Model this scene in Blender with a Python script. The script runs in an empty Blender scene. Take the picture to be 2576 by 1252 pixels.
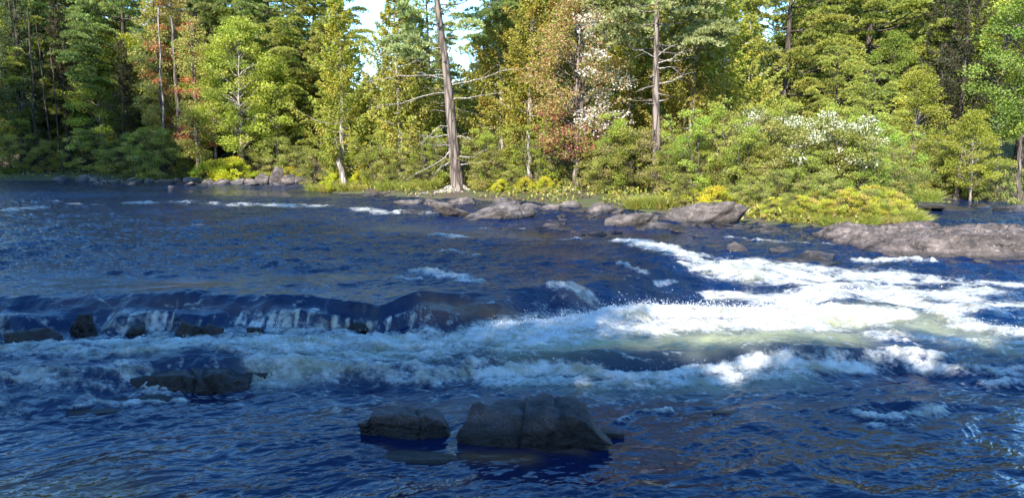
import bpy, math, random
import numpy as np
from mathutils import Vector
S = bpy.context.scene
# ------------------------------------------------------------------ camera, sky, sun, exposure
CAMH, PITCH, FPX, CX, CY = 2.9, math.radians(7.34), 1909.0, 1287.5, 626.0
cam = bpy.data.cameras.new('camera'); camo = bpy.data.objects.new('camera', cam)
S.collection.objects.link(camo); S.camera = camo
camo.location = (0, 0, CAMH); camo.rotation_euler = (math.pi / 2 - PITCH, 0, 0)
cam.sensor_width = 36; cam.lens = 36 * FPX / 2575; cam.clip_start = .1; cam.clip_end = 3000
SUN_EL, SUN_AZ = math.radians(32), math.radians(24)      # sun stands behind the viewer, to the left
sdir = Vector((-math.sin(SUN_AZ) * math.cos(SUN_EL), -math.cos(SUN_AZ) * math.cos(SUN_EL), math.sin(SUN_EL)))
w = bpy.data.worlds.new('World'); S.world = w; w.use_nodes = True
nt = w.node_tree; bg = nt.nodes['Background']
sky = nt.nodes.new('ShaderNodeTexSky'); sky.sky_type = 'NISHITA'; sky.sun_disc = False
sky.sun_elevation = SUN_EL; sky.sun_rotation = math.atan2(sdir.x, sdir.y)
sky.air_density = 1.0; sky.dust_density = .2; sky.ozone_density = 3.0
hsv = nt.nodes.new('ShaderNodeHueSaturation'); hsv.inputs['Saturation'].default_value = 1.25
nt.links.new(sky.outputs[0], hsv.inputs['Color']); nt.links.new(hsv.outputs[0], bg.inputs[0]); bg.inputs[1].default_value = .15
sl = bpy.data.lights.new('sun', 'SUN'); sl.energy = 3.5; sl.angle = math.radians(.5); sl.color = (1, .95, .86)
so = bpy.data.objects.new('sun', sl); S.collection.objects.link(so)
so.rotation_euler = (-sdir).to_track_quat('-Z', 'Y').to_euler()
S.view_settings.view_transform = 'Standard'; S.view_settings.look = 'None'
S.view_settings.exposure = 1.98; S.view_settings.gamma = 1
S.render.engine = 'CYCLES'
S.cycles.max_bounces = 6; S.cycles.diffuse_bounces = 3; S.cycles.glossy_bounces = 3
S.cycles.transmission_bounces = 3; S.cycles.caustics_reflective = False; S.cycles.caustics_refractive = False
S.cycles.sample_clamp_indirect = 4; S.cycles.use_denoising = True

rng = np.random.default_rng(11); random.seed(11)
cp, sp = math.cos(PITCH), math.sin(PITCH)
# ------------------------------------------------------------------ helpers
def W(u, v, z=.7):
    """point of height z seen at photo position u, v"""
    a = (np.asarray(v, float) - CY) / FPX
    Y = (CAMH - z) * (cp - a * sp) / (a * cp + sp)
    d = Y * cp + (CAMH - z) * sp
    return (np.asarray(u, float) - CX) / FPX * d, Y
def XY(u, Y, z=1.0):
    return (u - CX) / FPX * (Y * cp + (CAMH - z) * sp), Y
def _h(i, j, k=0, seed=0):
    n = (i.astype(np.int64) * 374761393 + j.astype(np.int64) * 668265263 + np.asarray(k).astype(np.int64) * 2147483647 + seed * 974634777) & 0xffffffff
    n = ((n ^ (n >> 13)) * 1274126177) & 0xffffffff
    n = ((n ^ (n >> 16)) * 2246822519) & 0xffffffff
    return (n ^ (n >> 15)) & 0xffffffff
def pn(x, y, seed=0):
    xi = np.floor(x); yi = np.floor(y); fx = x - xi; fy = y - yi
    u = fx * fx * fx * (fx * (fx * 6 - 15) + 10); v = fy * fy * fy * (fy * (fy * 6 - 15) + 10)
    def g(dx, dy):
        a = _h(xi + dx, yi + dy, 0, seed) / 4294967296. * 6.2831853
        return np.cos(a) * (fx - dx) + np.sin(a) * (fy - dy)
    a = g(0, 0); b = g(1, 0); c = g(0, 1); d = g(1, 1)
    return 1.41 * ((a + (b - a) * u) + ((c + (d - c) * u) - (a + (b - a) * u)) * v)
def fbm(x, y, o=4, seed=0, g=.5):
    r = 0; a = 1; s = 0
    for k in range(o):
        r = r + a * pn(x * 2 ** k + 17.3 * k, y * 2 ** k - 9.1 * k, seed + k); s += a; a *= g
    return r / s
def ridge(x, y, o=4, seed=0, g=.5):
    r = 0; a = 1; s = 0
    for k in range(o):
        r = r + a * (1 - 2 * np.abs(pn(x * 2 ** k + 7.3 * k, y * 2 ** k + 3.1 * k, seed + k))); s += a; a *= g
    return r / s
def vn3(p, seed=0):
    i = np.floor(p); f = p - i; f = f * f * (3 - 2 * f)
    def g(a, b, c): return _h(i[:, 0] + a, i[:, 1] + b, i[:, 2] + c, seed) / 2147483648. - 1
    x0 = g(0, 0, 0) * (1 - f[:, 0]) + g(1, 0, 0) * f[:, 0]; x1 = g(0, 1, 0) * (1 - f[:, 0]) + g(1, 1, 0) * f[:, 0]
    x2 = g(0, 0, 1) * (1 - f[:, 0]) + g(1, 0, 1) * f[:, 0]; x3 = g(0, 1, 1) * (1 - f[:, 0]) + g(1, 1, 1) * f[:, 0]
    y0 = x0 * (1 - f[:, 1]) + x1 * f[:, 1]; y1 = x2 * (1 - f[:, 1]) + x3 * f[:, 1]
    return y0 * (1 - f[:, 2]) + y1 * f[:, 2]
def fb3(p, o=4, seed=0):
    r = 0; a = 1; s = 0
    for k in range(o): r = r + a * vn3(p * 2 ** k + 5.7 * k, seed + k); s += a; a *= .5
    return r / s
def sstep(a, b, x):
    t = np.clip((x - a) / (b - a), 0, 1); return t * t * (3 - 2 * t)
def unit(v): return v / np.maximum(np.linalg.norm(v, axis=-1, keepdims=True), 1e-9)
def mesh(name, V, F, mat=None, smooth=False, attrs=None):
    V = np.ascontiguousarray(V, dtype=np.float32); F = np.ascontiguousarray(F, dtype=np.int32)
    me = bpy.data.meshes.new(name); n, k = F.shape
    me.vertices.add(len(V)); me.vertices.foreach_set('co', V.ravel())
    me.loops.add(n * k); me.loops.foreach_set('vertex_index', F.ravel())
    me.polygons.add(n); me.polygons.foreach_set('loop_start', np.arange(0, n * k, k, dtype=np.int32))
    if smooth: me.polygons.foreach_set('use_smooth', np.ones(n, dtype=bool))
    else: me.polygons.foreach_set('use_smooth', np.zeros(n, dtype=bool))
    for an, av in (attrs or {}).items():
        at = me.attributes.new(an, 'FLOAT_COLOR', 'POINT')
        a4 = np.ones((len(V), 4), np.float32); a4[:, :av.shape[1]] = av; at.data.foreach_set('color', a4.ravel())
    me.update(calc_edges=True)
    if mat: me.materials.append(mat)
    return me
def tag(o, label=None, cat=None, group=None, kind=None):
    if label: o['label'] = label
    if cat: o['category'] = cat
    if group: o['group'] = group
    if kind: o['kind'] = kind
    return o
def obj(name, me, parent=None, loc=None):
    o = bpy.data.objects.new(name, me); S.collection.objects.link(o)
    if parent: o.parent = parent
    if loc is not None: o.location = loc
    return o
def empty(name, loc=(0, 0, 0)):
    o = bpy.data.objects.new(name, None); S.collection.objects.link(o); o.location = loc; o.empty_display_size = .3
    return o
def copy_tree(o, parent=None):
    c = o.copy(); S.collection.objects.link(c); c.parent = parent
    for ch in list(o.children): copy_tree(ch, c)
    return c
class Tubes:
    def __init__(s): s.V = []; s.F = []; s.n = 0
    def add(s, pts, rad, k=6, lump=0, seed=0):
        pts = np.asarray(pts, float); rad = np.asarray(rad, float); m = len(pts)
        t = unit(np.gradient(pts, axis=0)); ref = np.array([.31, .95, .05]) if abs(t[0, 1]) < .8 else np.array([1, .1, .2])
        a = unit(np.cross(t, ref)); b = np.cross(t, a)
        th = np.arange(k) / k * 2 * math.pi
        R = rad[:, None] * np.ones((1, k))
        if lump:
            R = R * (1 + lump * (np.sin(3 * th + seed)[None] * .5 + pn(np.add.outer(np.arange(m) * .45, 0 * th), np.add.outer(0. * np.arange(m), th * 2.2 + 40), seed)))
        V = pts[:, None] + R[..., None] * (np.cos(th)[None, :, None] * a[:, None] + np.sin(th)[None, :, None] * b[:, None])
        i = np.arange(m - 1)[:, None] * k + np.arange(k)[None]; j = np.arange(m - 1)[:, None] * k + (np.arange(k)[None] + 1) % k
        s.F.append(np.stack([i, j, j + k, i + k], -1).reshape(-1, 4) + s.n); s.V.append(V.reshape(-1, 3)); s.n += m * k
    def mesh(s, name, mat): return mesh(name, np.concatenate(s.V), np.concatenate(s.F), mat, True)
def blades(P, D, L, Wd, g, flat=None):
    """rhombic leaves: base P, direction D, length L, width Wd"""
    n = len(P); r = unit(g.normal(size=(n, 3))) if flat is None else unit(flat + .35 * g.normal(size=(n, 3)))
    s = unit(np.cross(D, r)); L = np.broadcast_to(L, n)[:, None]; Wd = np.broadcast_to(Wd, n)[:, None]
    V = np.stack([P, P + D * L * .5 + s * Wd * .5, P + D * L, P + D * L * .5 - s * Wd * .5], 1).reshape(-1, 3)
    return V, np.arange(n * 4).reshape(-1, 4)
def pick(cols, n, g, jit=.12, wts=None):
    c = np.array(cols)[g.choice(len(cols), n, p=wts)]
    return np.clip(c * (1 + jit * g.normal(size=(n, 1))) * (1 + .05 * g.normal(size=(n, 3))), .004, 1)

# ------------------------------------------------------------------ materials
def newmat(name):
    m = bpy.data.materials.new(name); m.use_nodes = True; n = m.node_tree
    return m, n, n.nodes['Principled BSDF'], n.nodes['Material Output']
def node(n, t, **kw):
    x = n.nodes.new(t)
    for k, v in kw.items():
        if isinstance(k, str) and hasattr(x, k): setattr(x, k, v)
    return x
def noise(n, scale, detail=4, rough=.55, vec=None):
    x = n.nodes.new('ShaderNodeTexNoise'); x.inputs['Scale'].default_value = scale
    x.inputs['Detail'].default_value = detail; x.inputs['Roughness'].default_value = rough
    if vec is not None: n.links.new(vec, x.inputs['Vector'])
    return x
def ramp(n, src, stops):
    r = n.nodes.new('ShaderNodeValToRGB'); e = r.color_ramp.elements
    while len(e) < len(stops): e.new(.5)
    for i, (p, c) in enumerate(stops):
        e[i].position = p; e[i].color = (c, c, c, 1) if not hasattr(c, '__len__') else (*c, 1)
    n.links.new(src, r.inputs[0]); return r
def mixc(n, fac, a, b, mode='MIX'):
    x = n.nodes.new('ShaderNodeMix'); x.data_type = 'RGBA'; x.blend_type = mode
    if hasattr(fac, 'node'): n.links.new(fac, x.inputs[0])
    else: x.inputs[0].default_value = fac
    for s, v in ((6, a), (7, b)):
        if hasattr(v, 'node'): n.links.new(v, x.inputs[s])
        else: x.inputs[s].default_value = (*v, 1)
    return x.outputs[2]
def mth(n, op, a, b=None, c=None, clamp=False):
    x = n.nodes.new('ShaderNodeMath'); x.operation = op; x.use_clamp = clamp
    for i, v in enumerate((a, b, c)):
        if v is None: continue
        if hasattr(v, 'node'): n.links.new(v, x.inputs[i])
        else: x.inputs[i].default_value = v
    return x.outputs[0]
def leaf_mat(name, trans=.48, rough=.55, spec=.3, var=.25):
    m, n, b, out = newmat(name)
    at = node(n, 'ShaderNodeAttribute'); at.attribute_name = 'col'
    oi = node(n, 'ShaderNodeObjectInfo')
    hs = node(n, 'ShaderNodeHueSaturation'); n.links.new(at.outputs['Color'], hs.inputs['Color'])
    n.links.new(mth(n, 'MULTIPLY_ADD', oi.outputs['Random'], .035, .468), hs.inputs['Hue'])
    n.links.new(mth(n, 'MULTIPLY_ADD', oi.outputs['Random'], var, 1.15 - var / 2), hs.inputs['Value'])
    n.links.new(hs.outputs[0], b.inputs['Base Color']); b.inputs['Roughness'].default_value = rough
    b.inputs['Specular IOR Level'].default_value = spec
    tr = node(n, 'ShaderNodeBsdfTranslucent')
    n.links.new(mixc(n, 1, hs.outputs[0], (1.25, 1.2, .55), 'MULTIPLY'), tr.inputs['Color'])
    mx = node(n, 'ShaderNodeMixShader'); mx.inputs[0].default_value = trans
    n.links.new(b.outputs[0], mx.inputs[1]); n.links.new(tr.outputs[0], mx.inputs[2]); n.links.new(mx.outputs[0], out.inputs[0])
    return m
M = {}
M['leaf'] = leaf_mat('leaf'); M['needle'] = leaf_mat('needle', .32, .5, .35, .3)
M['gloss_leaf'] = leaf_mat('gloss_leaf', .2, .3, .6, .1)
def bark_mat(name, c1, c2, sc=1.0, bump=.5):
    m, n, b, out = newmat(name)
    tc = node(n, 'ShaderNodeTexCoord'); mp = node(n, 'ShaderNodeMapping'); mp.inputs['Scale'].default_value = (5.5 * sc, 5.5 * sc, .9 * sc)
    n.links.new(tc.outputs['Object'], mp.inputs[0])
    v = node(n, 'ShaderNodeTexVoronoi'); v.feature = 'DISTANCE_TO_EDGE'; v.inputs['Scale'].default_value = 1.4
    ns = noise(n, 1.5, 5, .65, mp.outputs[0])
    n.links.new(mixc(n, .35, mp.outputs[0], ns.outputs['Color']), v.inputs['Vector'])
    r = ramp(n, v.outputs['Distance'], [(0, 0), (.22, 1)])
    big = noise(n, 1.2, 3, .5, tc.outputs['Object'])
    col = mixc(n, r.outputs[0], tuple(x * .35 for x in c1), mixc(n, big.outputs[0], c1, c2))
    col = mixc(n, .5, col, mixc(n, ns.outputs[0], (.3, .3, .3), (1.6, 1.5, 1.4)), 'MULTIPLY')
    n.links.new(col, b.inputs['Base Color']); b.inputs['Roughness'].default_value = .9; b.inputs['Specular IOR Level'].default_value = .15
    bp = node(n, 'ShaderNodeBump'); bp.inputs['Strength'].default_value = bump; bp.inputs['Distance'].default_value = .03
    n.links.new(r.outputs[0], bp.inputs['Height']); n.links.new(bp.outputs[0], b.inputs['Normal'])
    return m
M['pine_bark'] = bark_mat('pine_bark', (.15, .12, .10), (.26, .215, .185), 1, 1)
M['dark_bark'] = bark_mat('dark_bark', (.07, .055, .046), (.14, .115, .095), 1.3)
M['pale_bark'] = bark_mat('pale_bark', (.28, .245, .21), (.45, .40, .36), 1.2, .25)
M['dead_wood'] = bark_mat('dead_wood', (.30, .27, .24), (.46, .42, .38), 2, .3)
def rock_mat(name, c1, c2, wet_z=None, wetall=0, lichen=.5, rough=.85):
    m, n, b, out = newmat(name)
    ge = node(n, 'ShaderNodeNewGeometry'); P = ge.outputs['Position']
    a = noise(n, 1.3, 6, .62, P); f = noise(n, 9, 7, .7, P); g = noise(n, 45, 4, .7, P)
    mp = node(n, 'ShaderNodeMapping'); mp.inputs['Scale'].default_value = (1, 1, 5); mp.inputs['Rotation'].default_value = (.25, .2, 0)
    n.links.new(P, mp.inputs[0]); st = noise(n, 2.2, 6, .65, mp.outputs[0])
    col = mixc(n, ramp(n, a.outputs[0], [(.4, 0), (.6, 1)]).outputs[0], c1, c2)
    col = mixc(n, ramp(n, st.outputs[0], [(.42, 0), (.6, .65)]).outputs[0], col, tuple(x * .5 for x in c1))
    col = mixc(n, ramp(n, f.outputs[0], [(.56, 0), (.68, lichen)]).outputs[0], col, tuple(min(1, x * 1.75) for x in c2))
    col = mixc(n, .9, col, mixc(n, ramp(n, g.outputs[0], [(.3, 0), (.7, 1)]).outputs[0], (.4, .4, .4), (1.6, 1.6, 1.6)), 'MULTIPLY')
    sp_ = noise(n, 3.7, 8, .75, P); col = mixc(n, .85, col, mixc(n, ramp(n, sp_.outputs[0], [(.35, 0), (.65, 1)]).outputs[0], (.45, .43, .42), (1.5, 1.48, 1.45)), 'MULTIPLY')
    v = node(n, 'ShaderNodeTexVoronoi'); v.feature = 'DISTANCE_TO_EDGE'; v.inputs['Scale'].default_value = .8
    n.links.new(mixc(n, .5, mp.outputs[0], f.outputs['Color']), v.inputs['Vector'])
    cr = ramp(n, mth(n, 'ADD', v.outputs['Distance'], mth(n, 'MULTIPLY', ramp(n, a.outputs[0], [(.42, 0), (.55, 1)]).outputs[0], .1)), [(0, .25), (.03, 1)])
    col = mixc(n, cr.outputs[0], tuple(x * .3 for x in c1), col)
    if wetall or wet_z is not None:
        if wetall: wf = mth(n, 'MULTIPLY', 1.0, wetall)
        else:
            sx = node(n, 'ShaderNodeSeparateXYZ'); n.links.new(P, sx.inputs[0])
            zz = mth(n, 'MULTIPLY_ADD', a.outputs[0], -.12, sx.outputs[2])
            wf = ramp(n, mth(n, 'SUBTRACT', zz, wet_z - .06), [(0, 1), (.12, 0)]).outputs[0]
        col = mixc(n, wf, col, mixc(n, 1, col, (.3, .3, .32), 'MULTIPLY'))
        n.links.new(mth(n, 'MULTIPLY_ADD', wf, -(rough - .28), rough), b.inputs['Roughness'])
    else: b.inputs['Roughness'].default_value = rough
    n.links.new(col, b.inputs['Base Color']); b.inputs['Specular IOR Level'].default_value = .4
    hh = mth(n, 'ADD', mth(n, 'MULTIPLY_ADD', g.outputs[0], .25, f.outputs[0]), mth(n, 'MULTIPLY', cr.outputs[0], .5))
    bp = node(n, 'ShaderNodeBump'); bp.inputs['Strength'].default_value = 1; bp.inputs['Distance'].default_value = .06
    n.links.new(hh, bp.inputs['Height']); n.links.new(bp.outputs[0], b.inputs['Normal'])
    return m
M['shore_rock'] = rock_mat('shore_rock', (.075, .061, .054), (.19, .157, .14), wet_z=.8)
M['ledge_rock'] = rock_mat('ledge_rock', (.075, .06, .052), (.19, .152, .136), wet_z=.74)
M['boulder'] = rock_mat('boulder', (.035, .028, .03), (.105, .083, .085), wet_z=.13, lichen=.45)
M['wet_rock'] = rock_mat('wet_rock', (.020, .016, .017), (.05, .037, .036), wetall=.6, lichen=.6, rough=.4)

# ------------------------------------------------------------------ river levels
def line(pts):
    a = np.array(pts, float); X, Y = W(a[:, 0], a[:, 1], a[:, 2]); return X / Y, Y, a[:, 2]
CREST = line([(-900, 765, .7), (-300, 760, .7), (0, 752, .7), (150, 748, .7), (350, 748, .7), (600, 744, .7), (780, 748, .7), (870, 757, .68), (960, 764, .68), (1060, 748, .71), (1250, 738, .7), (1480, 715, .7), (1620, 690, .7), (1740, 650, .7), (1850, 640, .7), (2050, 652, .68), (2300, 662, .64), (2575, 672, .62), (3300, 680, .6)])
FOOT = line([(-900, 890, .3), (-300, 885, .3), (0, 880, .3), (200, 865, .3), (430, 856, .3), (750, 852, .3), (870, 840, .3), (1000, 845, .3), (1200, 852, .3), (1300, 840, .3), (1400, 818, .32), (1550, 800, .34), (1700, 790, .36), (1850, 793, .36), (1990, 780, .38), (2150, 785, .36), (2300, 825, .3), (2575, 862, .28), (3300, 890, .28)])
CREST2 = line([(-900, 925, .27), (0, 915, .27), (180, 920, .27), (340, 908, .28), (700, 912, .26), (900, 925, .2), (1100, 930, .16), (1200, 908, .22), (1400, 893, .25), (1700, 888, .26), (2000, 886, .26), (2200, 884, .24), (2400, 900, .2), (3300, 940, .18)])
FOOT2 = line([(-900, 1090, 0), (0, 1065, 0), (200, 1042, 0), (400, 1015, 0), (560, 990, 0), (720, 968, 0), (900, 985, 0), (1100, 985, 0), (1200, 966, 0), (1280, 952, 0), (1400, 955, 0), (1560, 963, 0), (1770, 953, 0), (1850, 948, 0), (2050, 934, 0), (2150, 926, 0), (2250, 925, 0), (2400, 985, 0), (3300, 1050, 0)])
def levels(X, Y):
    """still level of the river plus position parameters along each drop"""
    s = X / np.maximum(Y, .5)
    y1 = np.interp(s, CREST[0], CREST[1]); z1 = np.interp(s, CREST[0], CREST[2])
    y2 = np.interp(s, FOOT[0], FOOT[1]); z2 = np.interp(s, FOOT[0], FOOT[2])
    y3 = np.interp(s, CREST2[0], CREST2[1]); z3 = np.interp(s, CREST2[0], CREST2[2])
    y4 = np.interp(s, FOOT2[0], FOOT2[1]); z4 = np.interp(s, FOOT2[0], FOOT2[2])
    wob = .34 * fbm(X * .8, Y * .1, 4, 5); y1 = y1 + wob; y2 = np.minimum(y2 + wob, y1 - .45)
    y3 = np.minimum(y3 + .08 * fbm(X * 1.3, Y * .2, 3, 9), y2 - .15); y4 = np.minimum(y4 + .06 * fbm(X * 1.7, Y * .2, 3, 12), y3 - .3)
    t1 = np.clip((y1 - Y) / (y1 - y2), 0, 1); t2 = np.clip((y3 - Y) / (y3 - y4), 0, 1)
    mid = np.clip((y2 - Y) / np.maximum(y2 - y3, .1), 0, 1)
    up = .7 + (z1 - .7) * sstep(9, 0, Y - y1)
    f1 = t1 ** 1.6 * (3 - 2 * t1) / 1.0; f1 = np.clip(f1, 0, 1)
    k_ = sstep(.62, -.05, s + .0) * (s < .1); b_ = .30 + .34 * fbm(X * 1.3, 0 * Y + 2, 4, 15); st_ = .42 * sstep(.02, np.maximum(b_, .1), t1) + .58 * sstep(b_ + .22, b_ + .45 + .08 * pn(X * 2.3, 0 * X, 16), t1)
    f1 = f1 + (st_ - f1) * sstep(.02, -.08, s) * np.clip(.55 + 2.2 * fbm(X * .9, 0 * X, 3, 18), 0, 1)
    z = np.where(Y > y1, up, z1 + (z2 - z1) * f1)
    z = np.where(Y < y2, z2 + (z3 - z2) * mid, z)
    f2 = t2 * t2 * (3 - 2 * t2)
    z = np.where(Y < y3, z3 + (z4 - z3) * f2, z)
    return z, t1, mid, t2, y1, y2, y3, y4
def wl(X, Y): return float(levels(np.array([X], float), np.array([Y], float))[0][0])

# ------------------------------------------------------------------ ground
shore_px = [(-420, 458), (-100, 456), (0, 455.5), (130, 455), (350, 456), (500, 457), (620, 459), (700, 459), (785, 460), (770, 476), (850, 486), (950, 493), (1060, 500), (1150, 502), (1240, 507), (1320, 514), (1400, 521), (1480, 527), (1570, 531), (1650, 538), (1760, 550), (1880, 562), (1960, 572), (2060, 579), (2150, 584), (2230, 583), (2290, 576), (2318, 555), (2300, 535), (2280, 518), (2290, 507), (2380, 502), (2480, 500), (2600, 503), (2800, 507), (3300, 510)]
shore = [tuple(W(a, b, .7)) for a, b in shore_px]
poly = np.array([(-120, 95), (-60, 62)] + [(float(a), float(b)) for a, b in shore] + [(90, 40), (160, 60), (160, 12), (60, 2), (20, 1.5), (6, 3.4), (-4, 3.2), (-8, 4.2), (-12, 8), (-19, 17), (-29, 31), (-39, 43), (-60, 50), (-120, 78)])
def sdist(X, Y):
    """signed distance from the shore: positive on land"""
    d = np.full(X.shape, 1e9); ins = np.zeros(X.shape, bool); n = len(poly)
    for i in range(n):
        a = poly[i]; b = poly[(i + 1) % n]; e = b - a
        t = np.clip(((X - a[0]) * e[0] + (Y - a[1]) * e[1]) / (e @ e), 0, 1)
        d = np.minimum(d, np.hypot(X - a[0] - t * e[0], Y - a[1] - t * e[1]))
        c = (a[1] > Y) != (b[1] > Y)
        ins ^= c & (X < (b[0] - a[0]) * (Y - a[1]) / (b[1] - a[1] + 1e-12) + a[0])
    return np.where(ins, -d, d)
def ground_z(X, Y):
    X = np.asarray(X, float); Y = np.asarray(Y, float); d = sdist(X, Y)
    near = sstep(6, 2, Y) * sstep(-30, -8, X)
    base = .7 - .55 * near
    far = sstep(35, 60, Y)
    land = base + .06 + .5 * (1 - np.exp(-np.maximum(d, 0) / 2.5)) + (.03 + .05 * far) * np.clip(d, 0, 60) + .10 * np.clip(d - 8, 0, 90) * far + .12 * fbm(X * .5, Y * .5, 4, 3) * sstep(0, 3, d) + .05 * fbm(X * 2, Y * 2, 3, 4) * sstep(0, .6, d)
    bed = base - .25 - .5 * sstep(0, -4, d) - 1.2 * sstep(-.5, -3, d)
    return np.where(d > 0, land, base + .06 + (bed - base - .06) * sstep(0, -.8, d))
def gz(X, Y): return float(ground_z(np.array([X]), np.array([Y]))[0])
def axis(segs):
    r = [np.arange(a, b, s) for a, b, s in segs]; return np.concatenate(r + [[segs[-1][1]]])
gx = axis([(-900, -200, 70), (-200, -60, 10), (-60, -32, 2), (-32, 32, .5), (32, 60, 2), (60, 200, 10), (200, 900, 70)])
gy = axis([(-500, -60, 55), (-60, -10, 5), (-10, 14, 1), (14, 48, .35), (48, 70, 1), (70, 150, 8), (150, 1500, 90)])
GX, GY = np.meshgrid(gx, gy); GZ = ground_z(GX.ravel(), GY.ravel())
nx, ny = len(gx), len(gy); idx = np.arange(nx * ny).reshape(ny, nx)
GF = np.stack([idx[:-1, :-1], idx[:-1, 1:], idx[1:, 1:], idx[1:, :-1]], -1).reshape(-1, 4)
m, n, b, out = newmat('forest_floor')
ge = node(n, 'ShaderNodeNewGeometry'); a = noise(n, .8, 6, .6, ge.outputs['Position']); f = noise(n, 14, 5, .7, ge.outputs['Position'])
col = mixc(n, ramp(n, a.outputs[0], [(.4, 0), (.6, 1)]).outputs[0], (.07, .05, .032), (.06, .075, .02))
col = mixc(n, .6, col, mixc(n, f.outputs[0], (.3, .3, .3), (1.7, 1.6, 1.5)), 'MULTIPLY')
n.links.new(col, b.inputs['Base Color']); b.inputs['Roughness'].default_value = .95
bp = node(n, 'ShaderNodeBump'); bp.inputs['Strength'].default_value = .9; bp.inputs['Distance'].default_value = .06; n.links.new(f.outputs[0], bp.inputs['Height']); n.links.new(bp.outputs[0], b.inputs['Normal'])
g_ = obj('ground', mesh('ground', np.stack([GX.ravel(), GY.ravel(), GZ], 1), GF, m, True)); tag(g_, kind='structure')

# ------------------------------------------------------------------ water
us = np.concatenate([np.linspace(-1500, -60, 110)[:-1], np.linspace(-60, 2635, 1500), np.linspace(2635, 4200, 110)[1:]])
vs = np.concatenate([np.linspace(431, 500, 90)[:-1], np.linspace(500, 1262, 960), np.linspace(1262, 1900, 60)[1:]])
UU, VV = np.meshgrid(us, vs); X, Y = W(UU.ravel(), VV.ravel(), .3)
Y = Y; X = X
Z0, t1, mid, t2, y1, y2, y3, y4 = levels(X, Y)
def stroke_field(strokes):
    F = np.zeros(len(X))
    for pts, hw, amp in strokes:
        p = np.array(pts, float)
        zz = p[:, 2] if p.shape[1] > 2 else None
        if zz is None:
            zg = np.full(len(p), .35)
            for _ in range(6):
                px, py = W(p[:, 0], p[:, 1], zg); zg = .5 * zg + .5 * levels(px, py)[0]
        else: zg = zz
        px, py = W(p[:, 0], p[:, 1], zg)
        lo = (px.min() - 2.5 * hw, py.min() - 2.5 * hw); hi = (px.max() + 2.5 * hw, py.max() + 2.5 * hw)
        k = np.where((X > lo[0]) & (X < hi[0]) & (Y > lo[1]) & (Y < hi[1]))[0]
        if not len(k): continue
        d = np.full(len(k), 1e9)
        if len(p) == 1: d = np.hypot(X[k] - px[0], Y[k] - py[0])
        for i in range(len(p) - 1):
            ex, ey = px[i + 1] - px[i], py[i + 1] - py[i]
            t = np.clip(((X[k] - px[i]) * ex + (Y[k] - py[i]) * ey) / (ex * ex + ey * ey + 1e-9), 0, 1)
            d = np.minimum(d, np.hypot(X[k] - px[i] - t * ex, Y[k] - py[i] - t * ey))
        F[k] = np.maximum(F[k], amp * np.exp(-(d / hw) ** 2))
    return F
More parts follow.
